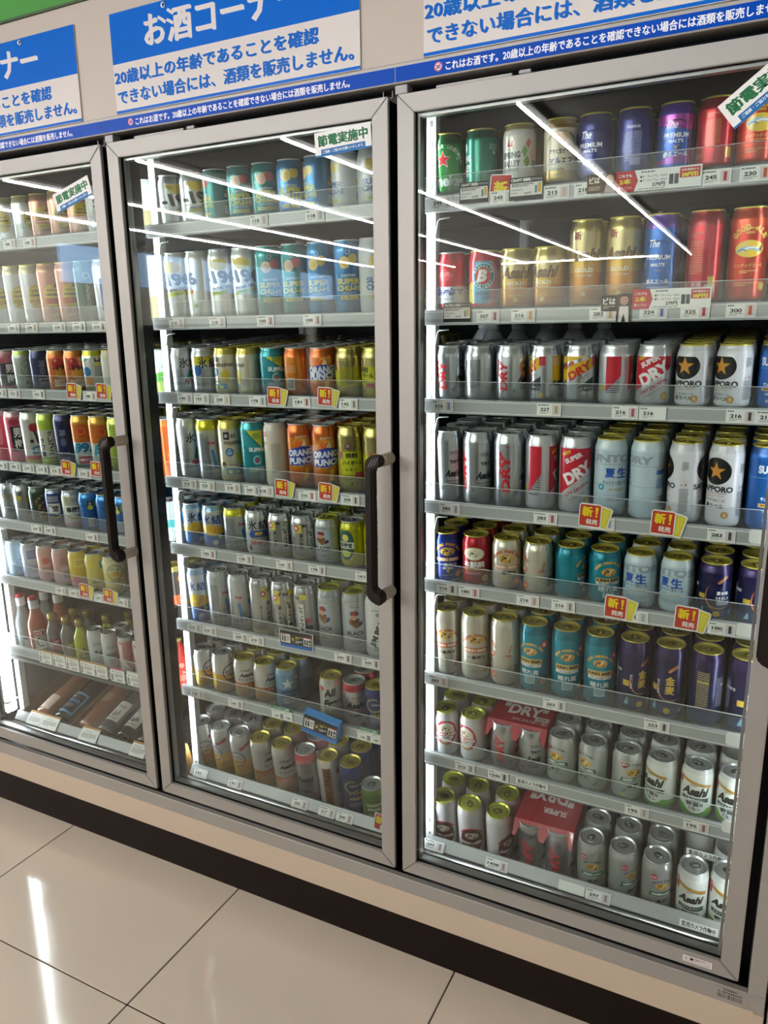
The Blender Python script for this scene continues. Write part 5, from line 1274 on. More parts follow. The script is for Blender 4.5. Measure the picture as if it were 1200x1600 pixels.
# rows of cans: (door,row): list of (lane or x, design, turn of the print in degrees[, size])
ROWS = {
    (2, 1): [(0.811, 'hein', -20), (0.887, 'svgreen', -78), (0.968, 'svwhite', -28), (1.052, 'maruef', 0), (1.119, 'prem', -18), (1.193, 'prem', 175), (1.268, 'premale', 0), (1.337, 'svred', 170), (1.405, 'good', 8)],
    (2, 2): [(0.823, 'bud', -30, 350), (0.897, 'brook', -6, 350), (0.966, 'gold', -2, 350), (1.038, 'gold', -24, 350), (1.111, 'gold', -8), (1.186, 'gold', -14), (1.255, 'premsky', -12), (1.334, 'svred', 150), (1.406, 'good', 4)],
    (2, 3): [(0, 'dry', 18), (1, 'dry', 160), (2, 'dry', 14), (3, 'dryyel', -75), (4, 'dryyel', -8), (5, 'crystal', 118), (6, 'crystal', -4), (7, 'sapp', -32), (8, 'sapp', -44), (9, 'nama', 0)],
    (2, 4): [(0, 'dry', -22), (1, 'dry', -16), (2, 'dry', 34), (3, 'crystal', 100), (4, 'crystal', 4), (5, 'natsu', 20), (6, 'natsu', -108), (7, 'sapp', -92), (8, 'sapp', -32), (9, 'nama', 30)],
    (2, 5): [(0, 'ichzero', 2), (1, 'honk', -8), (2, 'ichiban', 0), (3, 'ichiban', -100), (4, 'hare', 75), (5, 'hare', 18), (6, 'natsu', -18), (7, 'natsu', -22), (8, 'kinmugi', 4), (9, 'kinmugi', 25)],
    (2, 6): [(0, 'ichiban', 0), (1, 'ichiban', 4), (2, 'ichiban', -98), (3, 'hare', -18), (4, 'hare', 6), (5, 'hare', 4), (6, 'kinmugi', 22), (7, 'kinmugi', -8), (8, 'kinmugi', 170), (9, 'kinmugi', 40)],
    (2, 7): [(0, 'lager', 2), (1, 'lager', -38), (0.969, 'dry', 30), (1.038, 'dry', -36), (4, 'greenl', -28), (5, 'greenl', -40), (6, 'greenl', 22), (7, 'stylef', -38), (8, 'stylef', -4), (9, 'stylef', -12)],
    (2, 8): [(0.813, 'lagerb', -12), (0.884, 'lagerb', 2), (0.959, 'lagerb', 48), (1.042, 'dry', 34), (1.112, 'dry', 30), (1.190, 'greenl', 4), (1.262, 'greenl', 40), (1.337, 'greenl', 22), (1.412, 'stylef', 0), (1.480, 'stylef', 0)],
    (1, 1): [(0, 'p196', 30), (1, 'p196', 24), (2, 'sct', -70), (3, 'sct', -4), (4, 'sct', 0), (5, 'scb', -4), (6, 'scb', -58), (7, 'scw', -62), (0.6290, 'scw', 8)],
    (1, 2): [(0, 'p196', -16), (1, 'p196', -95), (2, 'p196', -8), (3, 'p196', -10), (4, 'sct', 4), (5, 'sct', -10), (6, 'scb', -16), (7, 'scb', 2), (0.6290, 'scw', 20)],
    (1, 3): [(0, 'hyoleaf', 30), (1, 'hyosil', 16), (2, 'motta', -50), (3, 'motta', -100), (4, 'teals', 8), (5, 'orange', 150), (6, 'orange', -2), (7, 'takara', 165), (0.6290, 'takara', -60)],
    (1, 4): [(0, 'hyoleaf', 34), (1, 'hyoyel', 130), (2, 'motta', 4), (3, 'teals', 8), (4, 'creamb', 172), (5, 'orange', 6), (6, 'orange', 6), (7, 'takara', -2), (0.6290, 'takara', 26)],
    (1, 5): [(0, 'hyoblue', 14), (1, 'hyoblue', -18), (2, 'hyoyel', 150), (3, 'hyowht', 0), (4, 'koi', -4), (5, 'koi', 12), (6, 'blackn', -30), (7, 'lemondo', -38), (0.6290, 'lemondo', -20)],
    (1, 6): [(0, 'hyoblue', -14), (1, 'hyosil', 150), (2, 'hyosil', 110), (3, 'koi', 52), (4, 'koi', 4), (5, 'koi', -50), (6, 'blackn', -36), (7, 'blackn', 2), (0.6290, 'beam', 0)],
    (1, 7): [(0.048, 'nodo', 30), (0.118, 'nodo', 36), (0.197, 'clear', 0), (0.266, 'clear', 30), (0.342, 'star', 0), (0.484, 'allfree', 0), (0.556, 'dryzero', 2), (0.622, 'navyg', 0)],
    (1, 8): [(0.021, 'nodo', 0), (0.095, 'nodo', -58), (0.164, 'nodo', -34), (0.239, 'clear', 40), (0.314, 'clear', 6), (0.393, 'dryzero', -24), (0.465, 'allfreev', 4), (0.537, 'navyg', 10)],
    (0, 1): [(2, 'hbw', -30), (3, 'hbw', 30), (4, 'hbo', 0), (5, 'hbo', 4), (6, 'hbo', 10), (7, 'kanjiw', 0)],
    (0, 2): [(1, 'hbw', -10), (2, 'hbw', 10), (3, 'hbw', 10), (4, 'hbo', 6), (5, 'hbo', 6), (6, 'greeno', 0), (7, 'bluew', 20)],
    (0, 3): [(1, 'otoko', 0), (2, 'face', 14), (3, 'navyk', 0), (4, 'o196', 0), (5, 'o196', -6), (6, 'multi', 0), (7, 'whitek', 20)],
    (0, 4): [(0, 'otoko2', 40), (1, 'otoko2', -10), (2, 'whitered', 0), (3, 'gref', -22), (4, 'navyk', -20), (5, 'o99', 0), (6, 'o99', 16), (7, 'lime', 0)],
    (0, 5): [(0, 'silvy', 0), (1, 'silvy', 20), (2, 'greenk', 0), (3, 'ldonavy', -10), (4, 'ldowht', 0), (5, 'skyblue', 0), (6, 'skyblue', 30), (7, 'skyblue', -50)],
    (0, 6): [(0, 'iceb', 10), (1, 'icep', 0), (2, 'peach', 0), (3, 'peachb', 10), (4, 'yel', 0), (5, 'yelg', 0), (6, 'crl', 0)],
    (0, 7): [(-0.395, 'slimw', 0), (-0.333, 'slimg', 0), (-0.262, 'slimp', 0), (-0.200, 'slimp', 0)],
}
NEIGH = {1: ('snackw', 350), 2: ('snackw', 500), 3: ('greenw', 350), 4: ('orangeb', 500), 5: ('icew', 350), 6: ('ojb', 350)}
for rw, (k, z) in NEIGH.items():
    ROWS[(0, rw)].append((-0.042, k, 40, z))
DEPTH = {1: 3, 2: 3, 3: 8, 4: 5, 5: 4, 6: 3, 7: 3, 8: 3}
count = {}
for L in ROWS.values():
    for c in L:
        count[c[1]] = count.get(c[1], 0) + 1
DEEP = []
for (door, row), L in sorted(ROWS.items()):
    s = S3[door]
    zb17, t = DECKZ[door, row]
    group = 'cans on the %s shelf behind the %s door' % (SHELF[row - 1], DOOR[door])
    for n, c in enumerate(L):
        x = lane(s, c[0]) if isinstance(c[0], int) else c[0]
        x += R.uniform(-0.0012, 0.0012)
        key, turn = c[1], c[2]
        sz = c[3] if len(c) > 3 else SIZES.get((door, row), SIZE[row])
        yl = YF
        if (door, row) == (2, 8) and key == 'stylef' and n == 9:
            yl = YF + 0.01
        yb = yl + HT[sz] * math.sin(t)
        zb = zb17 + (yb - 0.17) * math.tan(t)
        lid = Vector((x, yl, zb + HT[sz] * math.cos(t)))
        face = math.atan2(CX - x, yl - CY)
        words, short = DES[key][0], DES[key][1]
        if count[key] == 1:
            lab = '%s, in front on the %s shelf, %s door' % (words, SHELF[row - 1], DOOR[door])
        else:
            lab = '%s, %s in front row, %s shelf, %s door' % (words, ORD[n], SHELF[row - 1], DOOR[door])
        place_can(key, sz, lid, t, face + math.radians(turn), True, lab, group)
        step = 2 * can_r(sz) + 0.0012
        if (door, row) == (1, 7) and n in (0, 1, 2, 3, 4, 6) or (door, row) != (1, 7):
            for q in range(1, DEPTH[row]):
                if door == 2 and row == 8 and n >= 8 and q == 1 and n == 8:
                    continue
                jx = x + R.uniform(-0.003, 0.003)
                p = lid + Vector((jx - x, step * q * math.cos(t), step * q * math.sin(t)))
                if (door, row) == (1, 7) and q > 1:
                    continue
                if (door, row) == (0, 7) and (q > 1 or n == 0):
                    continue
                if (door, row) == (2, 3) and n <= 5 and q > 2:
                    continue
                pack = door == 2 and row in (7, 8) and n in ((2, 3) if row == 7 else (3, 4))
                if q == 1 and row >= 3 and not pack and x < 1.47:
                    lk = {'S': 'silver', 'G': 'gold', 'Y': 'pale gold', 'B': 'blue tabbed'}[DES[key][3]]
                    place_can(key, sz, p, t, R.uniform(0, 6.28), False, '%s lidded %s can, %s in second row, %s shelf, %s door' % (lk, short, ORD[n], SHELF[row - 1], DOOR[door]), group)
                else:
                    DEEP.append((key, sz, p, t))
# one small dark green can at the right end of the middle bottom shelf
zb17, t = DECKZ[1, 8]
place_can('greens', 350, Vector((0.607, YF - 0.005, 0.106)), t, math.atan2(CX - 0.607, 1.6), True, 'small dark green can at the right end of the bottom shelf, middle door', 'cans on the bottom shelf behind the middle door')

# everything deeper in the lanes: one mesh
vs, fs, cols = [], [], []
SEG = 16
for key, sz, p, t in DEEP:
    h, r = HT[sz], can_r(sz)
    M = Matrix.Translation(p) @ Matrix.Rotation(t, 4, 'X') @ Matrix.Translation((0, 0, -h))
    bands = DES[key][2]
    top = hx(bands[-1][1])
    mid = hx(bands[len(bands) // 2][1])
    lidc = hx({'S': 'd2d5d5h', 'G': 'd4c45ch', 'Y': 'c2c850h', 'B': '9cc0cch'}[DES[key][3]])
    prof = [(r * .9, 0.0, mid), (r, 0.012, mid), (r, h * .55, mid), (r, h - 0.024, top), (r * .93, h - 0.013, top), (r * .86, h - 0.004, top), (r * .88, h - 0.001, lidc), (r * .85, h, lidc), (r * .77, h - 0.0055, lidc)]
    n0 = len(vs)
    for rr, z, _ in prof:
        for k in range(SEG):
            a = 2 * pi * k / SEG
            vs.append(tuple(M @ Vector((rr * math.sin(a), -rr * math.cos(a), z))))
    for i in range(len(prof) - 1):
        for k in range(SEG):
            k2 = (k + 1) % SEG
            fs.append((n0 + i * SEG + k, n0 + i * SEG + k2, n0 + (i + 1) * SEG + k2, n0 + (i + 1) * SEG + k))
            cols.append(prof[i + 1][2])
    fs.append(tuple(n0 + (len(prof) - 1) * SEG + k for k in range(SEG)))
    cols.append(lidc)
me = bpy.data.meshes.new('deep_can_stock')
me.from_pydata(vs, [], fs)
at = me.color_attributes.new('Col', 'FLOAT_COLOR', 'CORNER')
data = []
for f, c in zip(fs, cols):
    data += list(c) * len(f)
at.data.foreach_set('color', data)
me.polygons.foreach_set('use_smooth', [True] * len(fs))
me.materials.append(M_PAINT)
o = obj('deep_can_stock', me)
tag(o, 'mass of further drink cans deep in the cooler lanes behind the front rows', 'cans')
o['kind'] = 'stuff'

# ------------------------------------------------------------ price tags and cards on the rails
YT = 0.0952


def price_tag(x, z, txt, icon, label, w=0.050, h=0.0255, y=YT, rx=0.0, rz=0.0):
    k = random.Random(int(x * 1e4) + int(z * 1e3)).randint(1, 4)
    W, H = w * 500, h * 500
    pr = [LN(-W * .45, H * .62, W * .9, H * .35, 1, '6a6a6a', k), T(txt, -W * .32, 0, W * (.26 * len(txt)), H * .55, '3a3a3c', bold=.04), LN(-W * .3, -H * .58, W * .9, H * .4, 2, 'a0a0a0', k + 3)]
    if icon:
        pr += [B(W * .28, -H * .8, W * .92, H * .8, 'd8cccc'), B(W * .5, -H * .6, W * .72, H * .6, icon)]
    return card('price_tag', label, 'price tag', w, h, (x, y, z), rz=rz, rx=rx, prims=pr, group='price tags on the shelf rails', t=0.001)


TAGS = {   # (door,row): (x, figure, colour of the little picture)
    (2, 1): [(0.824, '245', 'a0a4a4'), (0.955, '245', 'b0b0a8'), (1.064, '213', 'c0b090'), (1.123, '218', '6a6ab0'), (1.347, '245', 'b03038'), (1.410, '230', 'c05a30')],
    (2, 2): [(0.866, '216', 'a03038'), (0.930, '387', '906060'), (1.005, '216', 'c09a50'), (1.163, '283', 'b89a40'), (1.257, '324', '4a5ab0'), (1.330, '325', 'b03038'), (1.407, '300', 'c04a28')],
    (2, 3): [(0.829, '216', '8080b0'), (1.065, '227', 'b0a070'), (1.216, '216', 'a05060'), (1.268, '216', ''), (1.423, '216', '504848'), (1.473, '212', '')],
    (2, 4): [(0.848, '283', '909098'), (1.066, '283', 'a05058'), (1.184, '277', '8aa0b0'), (1.409, '283', '504848')],
    (2, 5): [(0.842, '216', '303040'), (0.897, '180', 'b05058'), (1.034, '216', 'b09a80'), (1.112, '216', '808080'), (1.262, '212', '90a8b4'), (1.425, '180', '303050')],
    (2, 6): [(0.822, '263', 'd09090'), (1.102, '263', '808888'), (1.319, '253', '403850')],
    (2, 7): [(0.893, '215', '808080'), (0.977, '1246', '504850'), (1.292, '195', 'a0a8a0'), (1.412, '195', '906060')],
    (1, 1): [(0.364, '118', 'a0a0a0'), (0.517, '118', 'a0a8b0')],
    (1, 2): [(0.094, '218', 'b0b0a0'), (0.225, '218', 'b0a8a0'), (0.370, '188', 'a07878'), (0.502, '188', 'a08070')],
    (1, 3): [(0.104, '145', 'a0a0a0'), (0.158, '152', 'a0a0a8'), (0.225, '228', 'c0b890'), (0.335, '178', '80a0a0'), (0.464, '181', '905038'), (0.593, '145', '707060')],
    (1, 4): [(0.098, '215', 'a0a0a0'), (0.159, '222', 'a8a880'), (0.242, '218', 'b0a888'), (0.305, '247', '80a0a0'), (0.346, '218', 'b0a8a0'), (0.470, '216', '905038'), (0.592, '200', '707060')],
    (1, 5): [(0.147, '158', 'a07070'), (0.268, '158', '908888'), (0.394, '147', '909080'), (0.492, '178', '808080'), (0.627, '161', '909040')],
    (1, 6): [(0.079, '215', 'a0a0b0'), (0.132, '215', 'a08888'), (0.240, '228', '909090'), (0.292, '219', '909090'), (0.561, '241', '606060'), (0.641, '243', '606060')],
    (1, 7): [(0.072, '145', 'b0a890'), (0.209, '145', '908070')],
    (0, 1): [(-0.498, '188', 'a8a890'), (-0.416, '188', 'b09080')],
    (0, 2): [(-0.522, '278', 'a8a890'), (-0.446, '278', 'a8a890'), (-0.333, '218', 'b09080'), (-0.256, '233', '507060'), (-0.180, '216', '504848')],
    (0, 3): [(-0.613, '192', 'a08080'), (-0.553, '192', '80887c'), (-0.448, '192', '303040'), (-0.240, '188', '909080')],
    (0, 4): [(-0.650, '192', 'a07078'), (-0.590, '188', '909090'), (-0.530, '218', '90a060'), (-0.470, '218', '505060'), (-0.410, '218', 'a08060'), (-0.292, '218', 'b08050')],
    (0, 5): [(-0.525, '168', '607060'), (-0.467, '168', '505868'), (-0.289, '163', '4a5a70')],
    (0, 6): [(-0.450, '145', 'b09890'), (-0.390, '145', 'b0a068'), (-0.283, '145', 'a8a890'), (-0.190, '142', 'a0a080')],
}
for (door, row), L in sorted(TAGS.items()):
    for n, (x, txt, ic) in enumerate(L):
        price_tag(x, RAILZ[row][door] + R.uniform(-.0008, .0008), txt, ic, 'white price tag reading %s, %s tag on the %s rail, %s door' % (txt, ORD[n], SHELF[row - 1], DOOR[door]), w=0.046 if row in (6,) and door == 0 else 0.050)
# tags on the slanted bottom ledges
for n, (x, txt) in enumerate(((0.812, '297'), (0.978, '1408'), (1.221, '297'))):
    price_tag(x, 0.0185, txt, '908888', 'white price tag reading %s, %s on the bottom ledge, right door' % (txt, ORD[n]), y=0.0975, rx=-0.597, w=0.056, h=0.024)
for n, (x, txt) in enumerate(((0.06, '141'), (0.187, '191'), (0.409, '205'), (0.496, '217'), (0.552, '200'))):
    price_tag(x, 0.0185, txt, '' if n == 0 else '908888', 'white price tag reading %s, %s on the bottom ledge, middle door' % (txt, ORD[n]), y=0.0975, rx=-0.597, h=0.024)
# blank white holders at the right end of the rails
for n, (x, z, w) in enumerate(((1.482, RAILZ[4][2], .05), (1.472, RAILZ[5][2], .042), (1.470, RAILZ[6][2], .036), (1.478, RAILZ[7][2] + 0.014, .034))):
    card('tag_holder', 'blank white tag holder at right end of the %s rail, right door' % SHELF[n + 3], 'tag holder', w, 0.027, (x, YT + 0.0005, z + 0.004), c=0.004, group='blank holders on the right rails')
card('tag_holder', 'blank white card lying on the bottom ledge of right door', 'tag holder', 0.060, 0.022, (1.160, 0.0975, 0.0195), rx=-0.597)

# red and yellow "new" cards
_pop = {}


def pop(x, z, lab, sc_=1.0, ang=0.0):
    root = empty('new_arrival_card', (x, YT - 0.003, z), Matrix.Rotation(ang, 4, 'Y'))
    tag(root, lab, 'sign', 'new arrival cards on the rails')
    if not _pop:
        _pop['a'] = card_mesh('back_card', 0.041, 0.047, 0.001, M_PAPER, 0.003)
        _pop['b'] = print_mesh('printed_face', [B(-18, -21, 18, 21, 'd8c838'), B(-14, -17, 14, 17, 'e0d24a')], None, lift=0.00006, m=M_PRINT)
        _pop['c'] = card_mesh('front_card', 0.046, 0.050, 0.001, M_PAPER, 0.004)
        _pop['d'] = print_mesh('printed_face', [PG([(-19, -22.5), (19, -22.5), (20.8, -20.5), (20.8, 20.5), (19, 22.5), (-19, 22.5), (-20.8, 20.5), (-20.8, -20.5)], 'c23a28'), T('新', -6, 8, 22, 22, 'f0d820', bold=.06), PG([(10, 18), (16, 18), (14.2, 3), (11.4, 3)], 'f0d820'), E(12.8, -0.5, 2.2, 2.2, 'f0d820'), T('発売', 4, -13, 24, 11.5, 'f0e8e4', bold=.045)], None, lift=0.00006, m=M_PRINT)
    bk = obj('back_card', _pop['a'], root)
    bk.location = (0.020, 0.0016, -0.002)
    bk.rotation_euler.y = 0.26
    obj('printed_face', _pop['b'], bk)
    fr = obj('front_card', _pop['c'], root)
    fr.rotation_euler.y = 0.04
    obj('printed_face', _pop['d'], fr)
    root.scale = (sc_,) * 3
    return root


for n, (x, z, lab) in enumerate(((1.160, 0.914, 'red new card partly behind a price tag, fourth shelf, right door'), (1.302, 0.913, 'red new card with price-free face, fourth shelf, right door'), (1.222, 0.724, 'red new card behind a price tag, fifth shelf, right door'), (1.360, 0.722, 'red new card with full face, fifth shelf, right door'))):
    pop(x, z, lab, 1.0)
for x, z, lab in ((0.388, 1.139, 'red new card, left one on the third shelf, middle door'), (0.532, 1.141, 'red new card, right one on the third shelf, middle door'), (0.398, 0.911, 'red new card, left one on the fourth shelf, middle door'), (0.526, 0.912, 'red new card, right one on the fourth shelf, middle door'),
                  (-0.306, 1.136, 'red new card, left one on the third shelf, left door'), (-0.190, 1.137, 'red new card, right one on the third shelf, left door'), (-0.362, 0.911, 'red new card, left one on the fourth shelf, left door'), (-0.242, 0.915, 'red new card, right one on the fourth shelf, left door'),
                  (-0.342, 0.533, 'red new card, left one on the sixth shelf, left door'), (-0.243, 0.531, 'red new card, right one on the sixth shelf, left door')):
    pop(x, z, lab, 0.88)
card('new_arrival_card', 'red new card cut off at the right of the bottom ledge, middle door', 'sign', 0.05, 0.05, (0.668, 0.094, 0.040), ry=0.12, c=0.003, prims=[B(-22, -22, 22, 22, 'c23a28'), T('新', -8, 6, 24, 24, 'f0d820', bold=.06), B(-6, -22, 22, -8, 'e8e4dc')])

# promotion cards
DKC = '2a2a2c'


def beer_card(x, z, head, sub, lab, w=0.064, h=0.040):
    W, H = w * 500, h * 500
    card('promotion_card', lab, 'sign', w, h, (x, YT - 0.002, z), t=0.001, prims=[B(-W, -H, W, H, DKC), T(head, -W * .3, H * .76, W * 1.2, H * .26, 'e8e4e0', bold=.08), T(sub, W * .62, H * .76, W * .6, H * .2, 'e8e4e0', bold=.03), PG([(-W * .94, -H * .62), (W * .94, -H * .62), (W * .94, H * .5), (-W * .94, H * .5)], 'e4e2de'),
         LN(-W * .2, H * .28, W * 1.3, H * .28, 2, '3a3a3a', 2), LN(-W * .25, -H * .12, W * 1.2, H * .14, 1, '8a8a8a', 3), T('265円', W * .1, -H * .42, W * .4, H * .2, '3a3a3a', bold=.04), B(W * .52, -H * .45, W * .66, H * .2, '6a8a94'), B(W * .7, -H * .4, W * .88, H * .4, 'd0a838'), B(-W * .9, -H * .4, -W * .5, -H * .32, 'b09a70')])


beer_card(0.896, 1.559, 'CRAFT BEER', 'クラフトビール', 'black and white craft beer card below the dark green can', 0.062)
beer_card(1.004, 1.557, 'CRAFT BEER', 'クラフトビール', 'black and white craft beer card below the hop leaf can', 0.068, 0.042)
beer_card(0.862, 1.325, 'GLOBAL BEER', '海外ビール', 'black and white global beer card below the red and white can', 0.062, 0.040)
card('new_arrival_card', 'small tilted red card with yellow writing between two beer cards', 'sign', 0.046, 0.054, (0.951, 0.0958, 1.561), ry=0.08, t=0.001, c=0.003, prims=[B(-21, -25, 21, 25, 'c03a2c'), T('新', 0, 0, 30, 30, 'f0d820', bold=.06)])


def deal_card(x, z, w, h, lab):
    W, H = w * 500, h * 500
    card('promotion_card', lab, 'sign', w, h, (x, YT - 0.003, z), t=0.001, group='two for twenty off cards', prims=[PG([(-W, -H), (-W * .56, -H), (-W * .47, 0), (-W * .56, H), (-W, H)], 'b82c34'), T('これでも', -W * .78, H * .55, W * .32, H * .3, 'f0e0d8', bold=.05), T('2本', -W * .78, 0, W * .3, H * .55, 'f0d840', bold=.07), T('買うごとに', -W * .78, -H * .6, W * .34, H * .28, 'f0e0d8', bold=.05),
         LN(-W * .1, H * .72, W * .6, H * .2, 1, '4a4a4a', 3), T('■ザ・プレミアム・モルツ', -W * .1, H * .32, W * .64, H * .24, '2a2a2a', bold=.03), T('■ザ・プレミアム・モルツ', -W * .1, -H * .05, W * .64, H * .24, '2a2a2a', bold=.03), T('279円', W * .02, -H * .48, W * .3, H * .42, '2a2a2a', bold=.05), LN(-W * .05, -H * .86, W * .8, H * .16, 1, '8a8a8a', 5),
         B(W * .26, -H * .6, W * .36, H * .35, '40444c'), B(W * .38, -H * .6, W * .48, H * .35, '50585c'), B(W * .5, -H * .1, W * .96, H * .85, 'b82c34'), T('合計価格から', W * .73, H * .62, W * .4, H * .24, 'f0e0d8', bold=.04), T('20円引', W * .73, H * .18, W * .38, H * .46, 'f0e850', bold=.07)])


deal_card(1.250, 1.551, 0.148, 0.036, 'white and red two-can discount card on the top rail, right door')
deal_card(1.287, 1.341, 0.138, 0.036, 'white and red two-can discount card on the second rail, right door')
card('promotion_card', 'brown card with a small figure on the top rail, right door', 'sign', 0.056, 0.034, (1.150, YT - 0.001, 1.553), t=0.001, prims=[B(-28, -17, 28, 17, '5a4638'), T('ビは', -14, 6, 20, 12, 'e8e0d8', bold=.06), E(14, 6, 7, 8, 'c8a090'), PG([(4, -17), (24, -17), (20, -1), (8, -1)], 'b8b0a8'), LN(-14, -9, 22, 8, 3, 'c8b8a0')])
fig = card('promotion_card', 'dark card with a small smiling figure on second rail, right door', 'sign', 0.030, 0.030, (1.175, YT - 0.001, 1.335), t=0.001, prims=[B(-15, -15, 15, 15, '3a2e2a'), T('ビは', 0, 4, 24, 13, 'e8e0d8', bold=.06), LN(0, -8, 22, 6, 2, 'c8b8a0')])
card('promotion_card', 'cut-out of a small person in white on second rail, right door', 'sign', 0.026, 0.052, (1.203, YT - 0.0025, 1.326), t=0.001, c=0.006, prims=[B(-13, -26, 13, 26, '4a3c38'), E(0, 14, 7.5, 9, 'c89a88'), PG([(-8, 18), (-6, 25), (6, 25), (8, 18), (4, 21), (-4, 21)], '2a2220'), E(-2.6, 15, 1, 1, '2a2220'), E(2.6, 15, 1, 1, '2a2220'), AR(0, 12, 3, .9, 200, 340, '8a3a3a'), PG([(-10, -26), (-8, 3), (8, 3), (10, -26), (4, -26), (0, -10), (-4, -26)], 'e0dcd8')])


def camera_strip(x, y, z, lab, rx=0.0, rz=0.0, w=0.076):
    card('camera_notice', lab, 'sign', w, 0.015, (x, y, z), rx=rx, rz=rz, t=0.001, group='security camera notices', prims=[T('監視カメラ作動中', 0, 0, w * 880, 10.5, '202022', bold=.03)])


camera_strip(1.058, YT, 0.2635, 'security camera notice on the seventh rail, right door')
camera_strip(1.436, 0.0965, 0.0195, 'security camera notice on the bottom ledge, right door', rx=-0.597, w=0.078)
camera_strip(1.438, 0.206, 0.122, 'security camera notice standing between cans on the bottom shelf, right door', rx=-0.3, w=0.09)

GRN = '2a7a5c'
for x, lab in ((0.365, 'green topped drink label on the seventh rail, left of blue display box'), (0.632, 'green topped drink label on the seventh rail, right of blue display box')):
    card('shelf_label', lab, 'price tag', 0.068, 0.037, (x, YT, 0.284), t=0.001, group='green topped labels', prims=[B(-34, 9, 34, 18.5, GRN), T('ノンアルコール飲料', -2, 13.6, 52, 6.5, 'e4ece8', bold=.04), T('144', -18, -10, 12, 6, '3a3a3a', bold=.04), B(-6, -16, 4, -2, '8a8a8a'), T('144', 20, -10, 12, 6, '3a3a3a', bold=.04), LN(-14, 4, 34, 5, 2, '9a9a9a'), LN(20, 4, 18, 5, 2, '9a9a9a')])


def can_promo(u0, s):
    return [B(-50 * s, -23 * s, 50 * s, 23 * s, '1c2024'), B(-50 * s, -23 * s, 50 * s, -14 * s, '2468b8'), B(-47 * s, -11 * s, -18 * s, 13 * s, 'e4e2e0'), B(-45 * s, 9 * s, -32 * s, 12 * s, 'c03038'), B(-44 * s, -8 * s, -39 * s, 7 * s, '504444'), B(-37 * s, -8 * s, -32 * s, 7 * s, '3a3a3c'), LN(-25 * s, 1 * s, 11 * s, 16 * s, 5, '5a5a5a'), B(-16 * s, -11 * s, -4 * s, 13 * s, '3a3424'), T('2本', -10 * s, 1 * s, 9 * s, 10 * s, 'd8b840', bold=.06),
            LN(9 * s, 6 * s, 22 * s, 8 * s, 2, 'd0c050'), LN(9 * s, -5 * s, 22 * s, 8 * s, 2, 'e0e0e0', 4), B(23 * s, -11 * s, 47 * s, 13 * s, 'e4e2e0'), B(23 * s, 10 * s, 47 * s, 13 * s, 'c03038'), B(25 * s, -9 * s, 30 * s, 6 * s, '303438'), B(32 * s, -9 * s, 37 * s, 6 * s, '303438'), B(39 * s, -1 * s, 46 * s, 7 * s, '404448'), B(39 * s, -9 * s, 46 * s, -3 * s, '4a5a50')]


card('promotion_card', 'black and blue can offer card on the sixth rail, middle door', 'sign', 0.104, 0.048, (0.422, YT - 0.002, 0.507), t=0.001, prims=can_promo(0, 1.0))
bx = empty('display_box', (0.503, 0.0935, 0.288), Matrix.Rotation(0.15, 4, 'Y'))
tag(bx, 'blue edged black offer box hung on the seventh rail, middle door', 'sign')
MB().prism([(-0.0275, -0.0285), (-0.003, -0.024), (-0.003, 0.020), (-0.008, 0.0335), (-0.0105, 0.0335), (-0.0245, 0.0255)], -0.053, 0.053, 'x').build('box_body', mat('blue_card', '2a86d0', 0.4), bx)
o = obj('printed_face', print_mesh('printed_face', can_promo(0, 1.03), None, lift=0.00006, m=M_PRINT), bx)
o.location = (0, -0.0263, -0.0015)
o.rotation_euler.x = -0.055

# ------------------------------------------------------------ six-pack sleeves over cans
M_SLEEVE = mat('red_cardboard', 'a81c30', 0.42, coat=0.15)


def sleeve(xc, lidz, tilt, lab, flip=False):
    h = 0.0025
    root = empty('sixpack_sleeve', (xc, YF, lidz), Matrix.Rotation(tilt, 4, 'X'))
    tag(root, lab, 'can sleeve', 'red sleeves over packs of cans')
    w, yb, yf = 0.0715, 0.170, -0.010
    b = MB()
    b.box(-w, w, yf, yb, h, h + 0.0008)
    # sloping front with two round cut-outs
    n = 24
    top, low = [], []
    for i in range(n + 1):
        x = -w + 2 * w * i / n
        q = min(abs(x + 0.0355), abs(x - 0.0355))
        d = 0.034 - 0.026 * math.sqrt(max(0, 1 - (q / 0.029) ** 2)) if q < 0.029 else 0.034
        top.append((x, yf, h + 0.0008))
        low.append((x, yf - 0.026 * d / 0.034, h - d * 0.9))
    vs = top + low + [(x, y + 0.0012, z - 0.0006) for x, y, z in top + low]
    fs = []
    m = n + 1
    for i in range(n):
        fs.append((i, m + i, m + i + 1, i + 1))
        fs.append((2 * m + i, 2 * m + i + 1, 3 * m + i + 1, 3 * m + i))
        fs.append((m + i, 3 * m + i, 3 * m + i + 1, m + i + 1))
    b.add(vs, fs)
    for sx in (-1, 1):
        b.prism([(yf, h), (yb, h), (yb, h - 0.06), (yf - 0.01, h - 0.05), (yf - 0.026, h - 0.030)], sx * w, sx * (w + 0.0008), 'x')
    b.build('sleeve_shell', M_SLEEVE, root)
    pr = print_mesh('printed_top', [T('"DRY"', 2, 62, 108, 46, 'e8e2e2', bold=.04), T('SUPER', -14, 112, 58, 18, 'e8dcdc', bold=.04), T('冷やしたらうまい〈生〉', 24, 18, 84, 13, 'e8d8d8', bold=.05), B(34, 26, 66, 44, 'd8d2d0'), BC(50, 35, 26, 12, '2a2a2a')], None, lift=0.00006, m=M_PRINT)
    p = obj('printed_top', pr, root)
    p.location = (0, yf if not flip else yb - 0.02, h + 0.0009)
    p.rotation_euler = (-pi / 2, 0, pi if flip else 0)
    return root


sleeve(1.0035, LIDS[2, 7], T4, 'red cardboard sleeve over silver cans on the seventh shelf, right door')
sleeve(1.077, LIDS[2, 8], TILT[2, 8], 'red cardboard sleeve over silver cans on the bottom shelf, right door', True)

